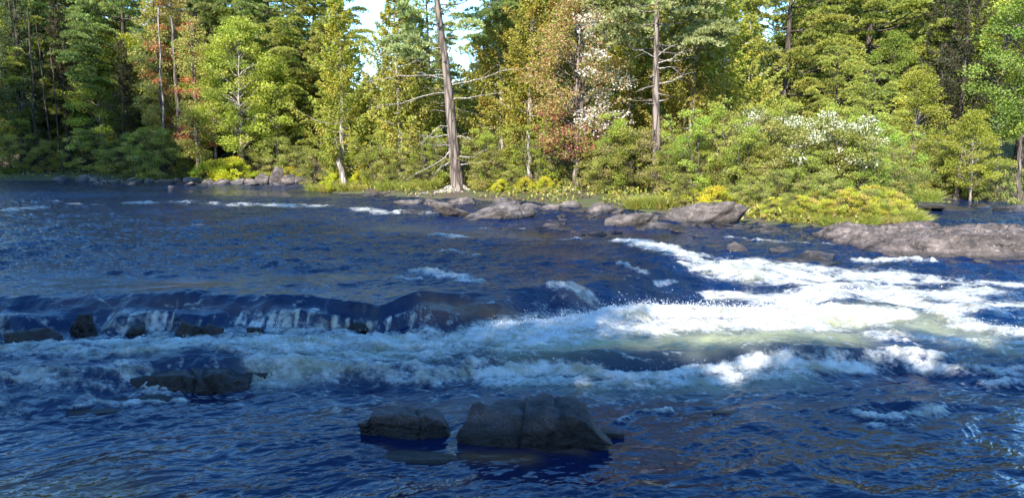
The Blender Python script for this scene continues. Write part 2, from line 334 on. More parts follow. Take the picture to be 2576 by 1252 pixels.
foam_strokes = [
 # boiling pillow below the main drop
 ([(1230, 852), (1330, 840), (1420, 822), (1550, 806), (1700, 798), (1850, 802), (2000, 790)], .38, 1.4),
 ([(1330, 868), (1500, 840), (1700, 830), (1900, 828), (2050, 815)], .34, 1.0),
 ([(1150, 862), (1260, 858), (1340, 850)], .22, 1.0),
 # right hand rapid
 ([(1580, 612), (1640, 628), (1720, 648), (1790, 668)], .45, .85),
 ([(1800, 700), (1870, 680), (1950, 690), (2050, 708)], .42, 1.0),
 ([(1850, 665), (1900, 668), (2000, 682), (2130, 700), (2250, 705)], .45, .85),
 ([(1900, 712), (2060, 725), (2180, 735), (2290, 742), (2400, 760)], .42, .85),
 ([(1990, 765), (2120, 752), (2260, 765), (2330, 790)], .42, 1.05),
 ([(2050, 790), (2150, 800), (2230, 812)], .35, .8),
 ([(2250, 760), (2400, 742), (2480, 735)], .3, .8), ([(2280, 790), (2400, 790), (2575, 775)], .28, .7),
 ([(2330, 800), (2420, 825), (2500, 838), (2620, 850)], .35, .9),
 ([(1790, 745), (1850, 748), (1900, 755)], .25, .85), ([(1730, 680), (1800, 700)], .2, .6),
 ([(2160, 660), (2280, 662), (2330, 668)], .2, .7), ([(2100, 690), (2300, 705), (2450, 715), (2550, 720)], .25, .6),
 ([(2200, 850), (2400, 862), (2575, 880), (2700, 890)], .2, .5),
 # shaded foam at left below the falls
 ([(-60, 885), (60, 880), (200, 872), (400, 868), (560, 870), (700, 872)], .2, .85),
 ([(560, 872), (700, 880), (860, 868), (1000, 866), (1180, 866)], .3, .95),
 ([(700, 930), (820, 920), (950, 905), (1100, 895), (1260, 885)], .35, .6),
 ([(650, 945), (740, 940), (860, 942)], .16, .7), ([(870, 950), (1000, 955), (1090, 968)], .12, .5),
 ([(-40, 900), (150, 895), (330, 900), (470, 885), (620, 890)], .2, .5),
 ([(930, 915), (1040, 930), (1130, 950), (1200, 940)], .16, .45),
 ([(300, 935), (360, 960), (400, 985), (420, 1005)], .16, .6), ([(0, 960), (120, 962), (260, 955)], .18, .4), ([(210, 1020), (330, 1028), (450, 1018)], .1, .5),
 ([(300, 905), (420, 895), (540, 890), (660, 905)], .12, .8),
 # second drop
 ([(1200, 963), (1290, 948), (1400, 952), (1500, 955), (1570, 962), (1660, 960), (1770, 953), (1850, 947), (1960, 940), (2060, 933), (2160, 925)], .085, 1.2),
 ([(1230, 972), (1400, 968), (1600, 975), (1800, 965), (1950, 955), (2100, 945)], .22, .55),
 ([(2160, 925), (2240, 905), (2300, 890), (2360, 900)], .14, .6), ([(2250, 920), (2400, 935), (2575, 945)], .16, .42),
 # hollow by the right hand submerged rock
 ([(2160, 1050), (2260, 1060), (2360, 1050)], .11, .75), ([(2200, 1075), (2290, 1085)], .1, .5), ([(1560, 1060), (1600, 1035), (1680, 1035)], .06, .5),
 ([(2480, 970), (2575, 975)], .1, .4),
 # white caps on the upper pool
 ([(350, 514), (480, 513)], .7, .62), ([(500, 518), (640, 519), (820, 525)], .8, .6), ([(880, 530), (980, 538), (1070, 540)], .5, .72), ([(0, 535), (110, 528)], .8, .5),
 ([(120, 512), (250, 520)], .3, .45), ([(1105, 598), (1185, 602)], .3, .72), ([(1120, 647), (1190, 651)], .2, .6), ([(1060, 695), (1120, 700), (1180, 712)], .25, .65), ([(1000, 708), (1050, 712)], .12, .5),
 ([(1320, 615), (1345, 616)], .12, .8), ([(1400, 607), (1490, 604)], .15, .6), ([(1230, 577), (1310, 580)], .25, .6), ([(1400, 724), (1440, 730), (1480, 752)], .16, .7),
 ([(1560, 670), (1620, 690)], .1, .5), ([(650, 642), (700, 640)], .1, .35), ([(860, 590), (930, 596)], .15, .35), ([(430, 568), (520, 572)], .2, .35), ([(30, 545), (60, 552)], .2, .4), ([(1830, 600), (1960, 612), (2080, 622)], .16, .5), ([(1650, 716), (1700, 712)], .08, .5),
]
FO = stroke_field(foam_strokes)
pt = fbm(X * .8, Y * .22, 3, 331); FO = FO * np.where(Y > 12.5, np.clip(1 - sstep(12.5, 17, Y) * (.38 - 1.5 * pt), 0, 1.25), 1)
BR = stroke_field([([(1090, 770), (1180, 790), (1290, 815)], .25, .9), ([(1420, 745), (1470, 760)], .2, .25), ([(1180, 1150), (1320, 1150)], .16, .8), ([(-40, 1240), (120, 1235), (280, 1250)], .35, .9), ([(150, 770), (420, 780), (700, 790)], .15, .25), ([(960, 1140), (1100, 1160)], .12, .4), ([(1350, 1128), (1460, 1135)], .1, .5)])
MK = stroke_field([([(1300, 880), (1500, 868), (1700, 865), (1900, 862), (2100, 850)], .42, .9), ([(2050, 800), (2200, 810), (2350, 840), (2500, 870)], .45, .75), ([(1830, 705), (1870, 712)], .25, .9), ([(300, 890), (420, 895)], .3, .35), ([(1300, 975), (1700, 985), (2000, 965)], .3, .4), ([(700, 905), (1100, 890)], .4, .45)])
# falling sheet at left: white threads running down the drop
az = X / np.maximum(Y, .5) * FPX + CX
sheet = np.interp(az, [-900, 0, 150, 260, 560, 700, 760, 880, 930, 1010, 1080, 1120, 1300], [.35, .45, .35, .4, .5, .75, .95, .8, .45, .95, .7, .12, .05])
thr = fbm(X * 8, Y * 1.3, 4, 31) + .75 * fbm(X * 1.1, Y * .4, 3, 32) + .25 * fbm(X * 17, Y * 4, 2, 33)
onfall = sstep(.28, .62, t1) * (Y > y2 - .02)
FO = np.maximum(FO, onfall * sheet * (.36 + 1.5 * thr) * 1.2)
FO = np.maximum(FO, (.75 + .8 * fbm(X * 1.6, Y, 2, 35)) * sstep(.5, .95, t1) * (Y > y2 - .35) * np.clip(sheet, 0, 1) * .8 * (Y < y1))
FO = np.maximum(FO, .5 * sstep(.2, .6, t2) * (t2 < 1) * (az < 380) * (.4 + .9 * fbm(X * 3, Y * 2, 4, 77)))
# chop: domain warped noise, elongated across the current
fl = .35
wx = X + .25 * fbm(X * .7, Y * .7, 3, 101); wy = Y + .25 * fbm(X * .7 + 9, Y * .7, 3, 102)
a1, b1 = wx * .82 + wy * .42, -wx * .42 + wy * .95
dz = np.zeros(len(X))
rough = .9 + 1.1 * fbm(X * .45, Y * .8, 3, 55) + .7 * sstep(11, 15, Y); calmf = stroke_field([([(350, 478, .7), (550, 484, .7), (760, 490, .7)], 3.2, 1.0), ([(1000, 575, .7), (1200, 590, .7), (1500, 590, .7), (1700, 600, .7)], 1.6, .8), ([(1500, 1090, 0), (1650, 1160, 0), (1720, 1230, 0)], .35, .7), ([(150, 1150, 0), (350, 1130, 0), (600, 1180, 0)], .4, .6), ([(150, 705, .7), (500, 715, .7), (800, 700, .7)], .5, .6), ([(1380, 640, .7), (1500, 650, .7)], .8, .6)]); rough = np.clip(rough, .3, 1.9) * (1 - .93 * calmf)
for lam, amp, sd, asp in ((2.6, .026, 7, .5), (1.5, .026, 1, .55), (.75, .022, 2, .6), (.38, .024, 3, .6), (.19, .014, 4, .65), (.09, .0062, 5, .7), (.045, .0020, 6, .8)):
    r = 1 - 2 * np.abs(pn(a1 / lam * asp + sd * 3.1, b1 / lam + sd * 7.7, 200 + sd))
    dz += amp * (.6 * r + .9 * pn(a1 / lam * asp * 1.1 + 40, b1 / lam * 1.1, 300 + sd))
    a1 = a1 + .6 * dz; b1 = b1 + .9 * dz
calm = 1 - .8 * sstep(24, 27, Y) * (az > 2250) - .35 * sstep(44, 52, Y)
dz *= rough * calm * (1 - .35 * sstep(.02, .3, t1) * (t1 < .9))
# swell over hidden stones and standing waves in the rapid
def bump(u, v, z, ru, rv, h):
    px, py = W(u, v, z); return h * np.exp(-((X - px) / ru) ** 2 - ((Y - py) / rv) ** 2)
for bb in [(1060, 760, .7, .35, .5, .10), (1220, 775, .6, .7, .5, .09), (1450, 735, .65, .5, .4, .05), (920, 765, .68, .5, .4, -.06), (300, 760, .7, .8, .4, .05), (640, 765, .7, .9, .5, .06), (1850, 690, .6, .7, .6, .2), (2080, 730, .55, .8, .5, .14), (2200, 765, .5, .9, .4, .13), (2350, 800, .4, .6, .4, .12), (1960, 755, .5, .5, .3, -.1), (2120, 815, .35, .7, .3, -.08), (1700, 735, .6, .6, .4, -.08), (1640, 795, .38, 1.2, .3, .1), (2450, 760, .5, .8, .4, .08), (2420, 1035, 0, .5, .12, .06), (2250, 1035, 0, .6, .12, .07), (150, 935, .27, .8, .25, .09), (130, 1010, .1, .8, .2, .08), (60, 830, .4, .5, .25, .12), (480, 895, .3, .7, .3, .1), (1420, 900, .25, 1.0, .22, .05), (1900, 895, .25, 1.2, .22, .05)]:
    dz += bump(*bb)
rap = stroke_field([([(1700, 670), (1950, 710), (2200, 750), (2500, 800)], 1.5, 1.0)])
dz += rap * (.09 * fbm(X * .9 + .5 * Y, Y * 1.5, 3, 61) + .03 * ridge(X * 2, Y * 3, 3, 62))
# long smooth ridges of sheet water sliding over the ledge
dz += (.035 * fbm(X * 1.3, Y * .5, 3, 71) + .02 * fbm(X * 4, Y * .8, 3, 72)) * sstep(0, .3, t1) * (t1 < 1)
# foam breaks up into patches and threads, and stands up in lumps
p1 = ridge(wx * 1.7 + wy * .5, wy * 2.6, 5, 401, .6); p2 = fbm(wx * 5, wy * 6.5, 4, 402, .6); p3 = ridge(wx * 6, wy * 8, 3, 403, .6)
gate = sstep(.03, .35, FO); p0 = ridge(wx * .9 + wy * .8, wy * 1.9 - wx * .25, 4, 411, .6); foam = FO * 1.02 - .52 * gate + gate * .62 * (p0 - .12) + gate * (.62 * (p1 - .1) + .40 * p2 + .30 * (p3 - .1)) * sstep(2.3, 1.2, FO)
foamc = np.clip(foam, 0, 1.6)
dz += np.clip(foamc, 0, 1.1) * (1 - .8 * (t1 > .05) * (t1 < .93)) * (.012 + .065 * ridge(X * 2.2, Y * 3.0, 5, 501, .7) + .022 * ridge(X * 11, Y * 12, 4, 502, .7))
dz += sstep(1.0, 1.5, FO) * (.03 + .05 * ridge(X * 3.5, Y * 4, 5, 511, .7))
# lacy foam trails over the whole middle of the river
lace = ridge(wx * 1.3 + wy * .6, wy * 2.2, 5, 601, .62)
zone = sstep(16, 9, Y) * sstep(7.6, 9, Y) * .8 + .25 * sstep(30, 14, Y) + .12
foam = np.maximum(foam, (lace - .62) * 1.8 * zone)
near_foam = np.exp(-((Y - 8.6) / .9) ** 2)
foam = np.maximum(foam, (ridge(wx * 1.9 - wy, wy * 3, 5, 611, .62) - .55) * 1.5 * near_foam)
Z = Z0 + dz
AT = np.stack([np.clip(foam, 0, 1.5) / 1.5, np.clip(BR + 0 * X, 0, 1), np.clip(MK * (.8 + .6 * fbm(wx * 1.5, wy * 2, 4, 88)), 0, 1), np.clip(rough / 1.9, 0, 1)], 1)
ncol, nrow = len(us), len(vs); idx = np.arange(ncol * nrow).reshape(nrow, ncol)
WF = np.stack([idx[:-1, :-1], idx[1:, :-1], idx[1:, 1:], idx[:-1, 1:]], -1).reshape(-1, 4)
m, n, b, out = newmat('river_water')
at = node(n, 'ShaderNodeAttribute'); at.attribute_name = 'mask'
sx = node(n, 'ShaderNodeSeparateColor'); n.links.new(at.outputs['Color'], sx.inputs[0])
ge = node(n, 'ShaderNodeNewGeometry'); P = ge.outputs['Position']
mp = node(n, 'ShaderNodeMapping'); mp.inputs['Scale'].default_value = (1, 1.5, 1.2); mp.inputs['Rotation'].default_value = (0, 0, .35); n.links.new(P, mp.inputs[0])
fn = noise(n, 16, 6, .68, mp.outputs[0]); fn2 = noise(n, 60, 3, .6, mp.outputs[0])
ff = mth(n, 'MULTIPLY', sx.outputs[0], 1.5)
ff = mth(n, 'ADD', ff, mth(n, 'MULTIPLY_ADD', fn.outputs[0], 1.3, -.65))
ff = mth(n, 'MULTIPLY', ramp(n, ff, [(.15, 0), (.34, .18), (.62, .62), (.95, .96)]).outputs[0], ramp(n, sx.outputs[0], [(.03, 0), (.12, 1)]).outputs[0])
bn = noise(n, 5, 5, .6, P)
bed = mixc(n, bn.outputs[0], (.05, .025, .012), (.19, .095, .045))
wcol = mixc(n, sx.outputs[1], (.0015, .009, .040), bed)
wcol = mixc(n, sx.outputs[2], wcol, (.27, .28, .15))
n.links.new(wcol, b.inputs['Base Color']); b.inputs['Roughness'].default_value = .035; b.inputs['IOR'].default_value = 1.333; b.inputs['Specular IOR Level'].default_value = .6
b1_ = noise(n, 22, 4, .6, mp.outputs[0]); b2_ = noise(n, 7, 3, .6, mp.outputs[0])
bp = node(n, 'ShaderNodeBump'); sy_ = node(n, 'ShaderNodeSeparateXYZ'); n.links.new(P, sy_.inputs[0]); bp.inputs['Distance'].default_value = .05
n.links.new(mth(n, 'MULTIPLY', mth(n, 'MULTIPLY', at.outputs['Alpha'], 1.7), mth(n, 'MULTIPLY_ADD', sy_.outputs[1], .05, -.27, True), None, True), bp.inputs['Strength'])
n.links.new(mth(n, 'MULTIPLY_ADD', b2_.outputs[0], 1.6, b1_.outputs[0]), bp.inputs['Height']); n.links.new(bp.outputs[0], b.inputs['Normal'])
fb = node(n, 'ShaderNodeBsdfPrincipled'); fb.inputs['Base Color'].default_value = (.47, .475, .46, 1); fb.inputs['Roughness'].default_value = .55; ct = noise(n, 2.6, 5, .65, mp.outputs[0]); n.links.new(mixc(n, ramp(n, ct.outputs[0], [(.36, 0), (.58, 1)]).outputs[0], (.25, .245, .18), (.50, .505, .49)), fb.inputs['Base Color'])
fb.inputs['Specular IOR Level'].default_value = .5
bp2 = node(n, 'ShaderNodeBump'); bp2.inputs['Strength'].default_value = .6; bp2.inputs['Distance'].default_value = .03
n.links.new(mth(n, 'MULTIPLY_ADD', fn2.outputs[0], .4, fn.outputs[0]), bp2.inputs['Height']); n.links.new(bp2.outputs[0], fb.inputs['Normal'])
mx = node(n, 'ShaderNodeMixShader'); n.links.new(ff, mx.inputs[0]); n.links.new(b.outputs[0], mx.inputs[1]); n.links.new(fb.outputs[0], mx.inputs[2]); n.links.new(mx.outputs[0], out.inputs[0])
M['river'] = m
wat = obj('water', mesh('water', np.stack([X, Y, Z], 1), WF, m, True, {'mask': AT})); tag(wat, kind='structure')

# spray: flung droplets over the breaking lines
m, n, b, out = newmat('spray'); b.inputs['Base Color'].default_value = (.85, .87, .88, 1); b.inputs['Roughness'].default_value = .12; b.inputs['IOR'].default_value = 1.33
g = np.random.default_rng(5)
cand = np.where((FO > .75) & (az > -100) & (az < 2700) & (Y < 16))[0]
wts = (FO[cand] - .6) ** 2 * (Y[cand] / 10) ** 2 * (1 + 3 * (onfall[cand] > .2)); wts /= wts.sum()
k = g.choice(cand, 8000, p=wts); k2 = g.choice(len(X), 900, p=None) if False else k[:0]
hgt = g.exponential(.035, len(k)) + .005
C = np.stack([X[k] + .05 * g.normal(size=len(k)), Y[k] + .05 * g.normal(size=len(k)), Z[k] + hgt], 1)
R = g.lognormal(-6.15, .5, len(k))
octa = np.array([(1, 0, 0), (-1, 0, 0), (0, 1, 0), (0, -1, 0), (0, 0, 1), (0, 0, -1)], float)
st = 1 + g.random((len(k), 1, 3)) * np.array([.8, .3, 1.2])
V = C[:, None] + octa[None] * R[:, None, None] * st
of = np.array([(0, 2, 4), (2, 1, 4), (1, 3, 4), (3, 0, 4), (2, 0, 5), (1, 2, 5), (3, 1, 5), (0, 3, 5)])
F = (of[None] + 6 * np.arange(len(k))[:, None, None]).reshape(-1, 3)
tag(obj('spray', mesh('spray', V.reshape(-1, 3), F, m, True)), 'fine white droplets flung up where the rapids break', 'spray', kind='stuff')

# ------------------------------------------------------------------ rocks
import bmesh
_ico = {}
def ico(level):
    if level not in _ico:
        bm = bmesh.new(); bmesh.ops.create_icosphere(bm, subdivisions=level, radius=1)
        V = np.array([v.co[:] for v in bm.verts]); F = np.array([[v.index for v in f.verts] for f in bm.faces]); bm.free(); _ico[level] = (V, F)
    return _ico[level]
def rock_mesh(name, size, seed, mat, level=4, planes=11, prof=None, lump=.07, sharp=16, cracks=0, hmin=.72, box=False):
    V, F = ico(level); g = np.random.default_rng(seed); N = unit(g.normal(size=(planes, 3)))
    if box: N = np.concatenate([N, [[0, 0, 1], [.15, -.1, -1]], unit(np.array([[1, .1, .12], [-1, .2, .1], [.1, -1, .18], [0, 1, .1]]) + .18 * g.normal(size=(4, 3)))])
    else: N = np.concatenate([N, [[.2 * g.normal(), .2 * g.normal(), 1], [.15, -.1, -1]], unit(g.normal(size=(4, 3)) * [1, 1, .5])])
    H = np.concatenate([hmin + .28 * g.random(planes), [.72 + .15 * g.random(), .8], .8 + .15 * g.random(4)])
    q = np.maximum(V @ unit(N).T, 1e-3) / H
    r = 1 / (np.sum(q ** sharp, 1) ** (1 / sharp))
    P = V * r[:, None]
    s = np.array(size, float) / 2
    Q = P * s / s.mean()
    P = P * (1 + lump * fb3(Q * 1.7 + seed, 5, seed) + lump * .75 * (1 - 2 * np.abs(fb3(Q * 2.9 + seed * 2, 5, seed + 7))))[:, None]
    if cracks:
        for c in range(cracks):
            nn = unit(np.array([.12 * g.normal(), .3 * g.normal(), 1.0])) if c % 2 == 0 else unit(np.array([1, .2 * g.normal(), .25 * g.normal()]))
            dd = np.abs(P @ nn - (-.35 + .35 * c * g.random()) + .12 * fb3(Q * 1.2 + c, 4, seed + c))
            P = P * (1 - .11 * np.exp(-(dd / .03) ** 2) - .04 * sstep(0, .03, (P @ nn - .1 * c)))[:, None]
    P = P * s
    if prof is not None:
        t = P[:, 0] / s[0]; k = np.interp(t, [p[0] for p in prof], [p[1] for p in prof])
        P[:, 2] = np.where(P[:, 2] > 0, P[:, 2] * k, P[:, 2])
    return mesh(name, P, F, mat, True)
def rock(u, v, wpx, hpx, label, mat='shore_rock', depth=.7, rot=0, seed=None, z=None, level=4, cat='rock', group=None, name='rock', **kw):
    """rock whose front waterline is seen at u, v and whose visible size is wpx by hpx"""
    if z is None:
        z = .7
        for _ in range(8): x, y = W(u, v, z); z = .5 * z + .5 * wl(x, y)
    x, y = W(u, v, z); dist = math.hypot(y, CAMH - z); k = dist / FPX
    w_ = wpx * k; dp = w_ * depth
    tilt = math.atan2(CAMH - z, y)
    h = max(.06, hpx * k - dp * math.sin(tilt) * .55)
    seed = seed if seed is not None else int(u * 7 + v)
    if mat == 'wet_rock': kw = {'box': True, 'hmin': .85, **kw}
    me = rock_mesh(name, (w_ * 1.08, dp * 1.1, h * 2.3), seed, M[mat], level, **kw)
    o = obj(name, me, None, (float(x), float(y) + dp * .5, z - .02)); o.rotation_euler = (0, 0, rot) if mat != 'shore_rock' else (.12 * math.sin(seed * 1.7), .16 * math.sin(seed * 2.9), rot + .5 * math.sin(seed))
    return tag(o, label, cat, group)
# two boulders and a slab in the near pool
pr = [(-1.3, .9), (-1, 1.2), (-.86, 1.24), (-.76, 1.12), (-.64, .98), (-.3, .93), (0, .93), (.12, 1.04), (.4, 1.03), (.62, .98), (.74, .8), (.86, .45), (1, .3), (1.3, .2)]
rock(1348, 1128, 335, 130, 'largest dark foreground boulder, horned at its left end and cracked along its foot', 'boulder', .45, seed=5, level=6, cat='boulder', name='boulder', prof=pr, lump=.10, cracks=4, sharp=26, planes=3, hmin=1.02, box=True)
pr = [(-1, .6), (-.9, .95), (-.6, 1.0), (-.2, 1.02), (.05, .9), (.3, .98), (.6, .8), (.8, .55), (1, .35)]
rock(1034, 1108, 205, 92, 'dark square-ended boulder left of the largest foreground boulder', 'boulder', .5, seed=12, level=6, cat='boulder', name='boulder', prof=pr, lump=.10, cracks=3, sharp=26, planes=8, hmin=.95, box=True)
rock(1050, 1172, 220, 34, 'low wet slab barely above water in front of the square-ended boulder', 'wet_rock', .3, seed=21, level=5, z=0, lump=.12)
rock(1500, 1096, 90, 22, 'low wet toe of rock at the right end of the largest foreground boulder', 'wet_rock', .5, seed=23, level=4, z=0)
# wet block standing in the left hand drop
rock(480, 990, 270, 70, 'glistening wet block in the shaded left ledge with white water above it', 'wet_rock', .4, seed=33, level=6, z=.03, sharp=28, prof=[(-1, .8), (-.7, 1.0), (0, 1.05), (.45, 1.1), (.6, .8), (1, .5)], lump=.16, cracks=4, planes=8)
rock(640, 962, 150, 38, 'sloping wet rock tapering right from the glistening block', 'wet_rock', .5, seed=35, level=5, z=.08, lump=.1)
rock(80, 945, 240, 15, 'long dark wet hump at the left edge below the shaded foam', 'wet_rock', .35, seed=41, level=5, z=.24, lump=.1)
rock(120, 1046, 330, 26, 'broad dark rock shelf low at the left edge', 'wet_rock', .4, seed=43, level=5, z=.02, lump=.12)
rock(375, 1020, 120, 30, 'small dark wet stone under the glistening block', 'wet_rock', .5, seed=44, level=4, z=.02)
for (u, v, a, h, lb) in [(205, 850, 62, 62, 'black rock pocket in the falls, leftmost one'), (478, 858, 62, 40, 'black rock pocket in the falls, middle one'), (532, 858, 50, 42, 'black rock pocket in the falls, right of the middle one'), (335, 852, 56, 36, 'black rock in the falls halfway between two pockets'), (640, 850, 44, 30, 'black rock in the falls right of the pockets'), (905, 838, 64, 32, 'black rock at the right end of the shaded falls'), (50, 872, 120, 46, 'round dark water-worn hump at the left end of the falls')]:
    rock(u, v, a, h, lb, 'wet_rock', .7, z=.3, seed=int(u), level=5, box=False, hmin=.7, planes=9, sharp=34, lump=.22)
rock(2290, 1050, 260, 20, 'flat wet stone just breaking the surface in the right foreground pool', 'wet_rock', .3, z=0, level=5, seed=66, lump=.1)
rock(1830, 1046, 70, 12, 'small wet stone just breaking the surface left of the flat one', 'wet_rock', .4, z=0, seed=67)
rock(1240, 962, 95, 15, 'dark wet stone at the left end of the second drop', 'wet_rock', .4, z=.04, seed=68, level=5)
# bank of stones at far left
row = [(150, 456, 44, 12, 'thin grey slab, leftmost stone on the shaded far bank'), (205, 458, 44, 14, 'pale rounded stone left of the driftwood'), (236, 459, 36, 12, 'pale low stone touching the driftwood'), (345, 460, 30, 9, 'small flat stone right of the driftwood'), (372, 461, 28, 10, 'wedge of grey stone below the olive shrub'), (408, 462, 34, 11, 'low tan stone below the olive shrub'), (440, 462, 32, 13, 'blocky stone between olive shrub and yellow shrub'), (475, 462, 42, 14, 'grey stone just left of the yellow shrub'), (520, 464, 36, 13, 'flat stone under the left half of the yellow shrub'), (556, 465, 40, 15, 'square stone under the middle of the yellow shrub'), (596, 465, 36, 14, 'angular stone under the right half of the yellow shrub'), (626, 466, 30, 18, 'tilted stone right of the yellow shrub'), (655, 464, 36, 24, 'upright pinkish stone in the far bank heap'), (688, 464, 36, 28, 'tallest brown stone of the far bank heap'), (722, 465, 36, 22, 'rounded grey stone near the right end of the far bank heap'), (752, 464, 34, 18, 'last rounded stone at the right end of the far bank heap'), (640, 468, 40, 9, 'flat slab at the water under the upright pinkish stone'), (700, 468, 40, 9, 'flat slab at the water under the tallest brown stone')]
for i, (u, v, a, h, lb) in enumerate(row): rock(u, v, a, h * 1.1, lb, seed=100 + i, group='stones along the far bank', z=.7)
rock(575, 452, 60, 16, 'stone set back behind the yellow shrub stones', seed=130, z=.75); rock(640, 450, 55, 18, 'upper stone at the back of the far bank heap', seed=131, z=.8)
rock(495, 453, 40, 12, 'dark upper stone behind the shoreline left of the yellow shrub', seed=132, z=.75)
# middle bank
mid_rows = [(1075, 545, 150, 9, 'wide thin shelf at the left end of the middle shore rocks'), (1205, 528, 130, 12, 'wide flat shelf under the centre pine roots'), (1335, 543, 150, 12, 'wide flat shelf between sloping boulder and red maple'), (1440, 541, 120, 12, 'flat shelf in front of the red maple roots'), (1660, 578, 190, 13, 'long flat shelf joining the humped rock to the rock tongue'), (1300, 512, 110, 12, 'upper flat shelf at the grass line left of the red maple'), (1850, 571, 110, 8, 'thin pale shelf right of the bright lime-yellow bush'), (1985, 582, 130, 7, 'thin tan shelf below the herbs left of the ledge'), (800, 484, 170, 8, 'long thin slab lying at the tip of the grassy point'), (905, 478, 52, 40, 'pinkish boulder in the grass of the point'), (945, 494, 150, 12, 'flat shelf of rock along the front of the point'),
 (1035, 520, 70, 20, 'dark tilted slab, leftmost of the middle shore rocks'), (1098, 540, 90, 14, 'low wet slab below the tall bare-trunk pine'), (1105, 527, 80, 22, 'layered grey rock in front of the tall bare-trunk pine'), (1165, 520, 60, 26, 'grey block under the roots of the tall bare-trunk pine'),
 (1160, 548, 90, 20, 'low rock touching the left side of the big sloping boulder'), (1255, 556, 145, 46, 'big sloping boulder in the middle shallows'), (1270, 520, 60, 22, 'grey block behind the big sloping boulder'), (1325, 530, 60, 18, 'flat ledge stone behind and right of the big sloping boulder'), (1385, 535, 60, 22, 'dark ledge block below the red maple roots'), (1440, 527, 50, 20, 'ledge block directly under the red maple roots'),
 (1510, 543, 74, 34, 'smooth rounded oblong boulder right of the red maple'), (1553, 543, 30, 18, 'small dark stone right of the smooth oblong boulder'), (1575, 575, 110, 42, 'long humped grey rock in front of the grass tuft'), (1645, 560, 100, 26, 'flat dark slab between humped rock and large shoulder rock'), (1735, 566, 120, 56, 'large smooth shoulder rock left of the bright yellow bush'), (1700, 582, 140, 20, 'low tongue of rock in front of the large shoulder rock'), (1625, 583, 70, 16, 'low pale rock at the foot of the humped grey rock'), (1720, 587, 60, 10, 'small flat stone at the right tip of the rock tongue'),
 (1385, 573, 42, 16, 'small grey stone in the shallows, left of a pair'), (1415, 582, 66, 16, 'wide low stone in the middle shallows'), (1385, 560, 22, 10, 'tiny stone behind the small grey stone'), (1450, 562, 26, 9, 'tiny flat stone in the shallows below the oblong boulder'), (1508, 596, 36, 12, 'lone pointed stone further out in the shallows'), (1420, 556, 20, 8, 'tiny dark stone near the ledge blocks'), (1465, 575, 24, 8, 'tiny stone right of the wide low stone'),
 (1905, 584, 38, 12, 'dark flat slab, first in the row below the yellow herbs'), (1935, 588, 50, 12, 'dark tilted slab, second in the row below the yellow herbs'), (1990, 590, 70, 10, 'low flat stone, third in the row below the yellow herbs'), (2040, 593, 50, 9, 'thin stone near the right end of the row below the yellow herbs'), (2090, 596, 44, 16, 'brown stone touching the left end of the big rock ledge'),
 (1775, 598, 50, 12, 'flat grey stone alone in the riffle'), (1800, 625, 60, 12, 'thin grey slab awash left of the upright block'), (1852, 636, 42, 28, 'upright tan block standing in the riffle'), (1880, 606, 24, 8, 'tiny stone behind the upright tan block'), (1950, 615, 44, 9, 'flat stone in the riffle below the yellow herbs'), (2040, 612, 30, 9, 'small grey stone left of the rock ledge'), (1975, 640, 82, 24, 'mossy-ended low rock at the top of the rapid'), (2068, 658, 104, 32, 'dark pointed slab rock between rapid and rock ledge'), (1990, 658, 80, 14, 'wet rock awash in front of the mossy-ended rock'), (2480, 662, 44, 14, 'small stone at the foot of the big rock ledge'), (2375, 653, 22, 7, 'tiny stone at the foot of the big rock ledge')]
for i, (u, v, a, h, lb) in enumerate(mid_rows):
    rock(u, v, a, h, lb, seed=200 + i, level=5 if a > 80 else 4, depth=.75 if a < 60 else .55, z=.7 if v < 600 else .69, lump=.14, cracks=2 if a > 60 else 0, sharp=20)
# loose rubble in the shallows and along the banks
RUB = []
for i in range(6):
    o = obj('stone', rock_mesh('stone', (1, .75 + .3 * rng.random(), .45 + .25 * rng.random()), 900 + i, M['shore_rock'], 3, planes=9, sharp=24, lump=.16)); RUB.append(o)
def rubble(n_, ub, vb, sz, label, group, z=.7):
    for i in range(n_):
        t_ = rng.random(); u = ub[0] + (ub[1] - ub[0]) * t_; v = np.interp(u, *vb) + rng.normal() * 4 + 2
        x_, y_ = W(u, v, z); k_ = sz * rng.lognormal(0, .4)
        o = RUB[rng.integers(6)]; o = o.copy() if o.get('label') else o
        if o.name not in S.collection.objects: S.collection.objects.link(o)
        o.location = (float(x_), float(y_), z + .02 - .05 * rng.random()); o.scale = (k_, k_ * (.7 + .5 * rng.random()), k_ * .8); o.rotation_euler = (.2 * rng.normal(), .2 * rng.normal(), 6.28 * rng.random())
        tag(o, label, 'stone', group)
rubble(95, (1000, 1900), ([1000, 1150, 1400, 1600, 1800, 1900], [508, 520, 536, 556, 572, 578]), .34, 'small angular stone in the rubble along the middle shore', 'small stones along the middle shore')
rubble(45, (1330, 1560), ([1300, 1600], [572, 592]), .17, 'pebble-sized stone scattered in the middle shallows', 'small stones in the middle shallows')
rubble(40, (1880, 2120), ([1880, 2120], [580, 602]), .2, 'small stone awash below the yellow herbs', 'small stones below the yellow herbs')
rubble(60, (320, 780), ([320, 780], [459, 463]), .42, 'small stone among the rocks of the far left bank', 'small stones along the far left bank')
rubble(22, (2130, 2575), ([2130, 2300, 2575], [645, 657, 662]), .14, 'small stone at the waterline of the big rock ledge', 'small stones at the rock ledge', .66)
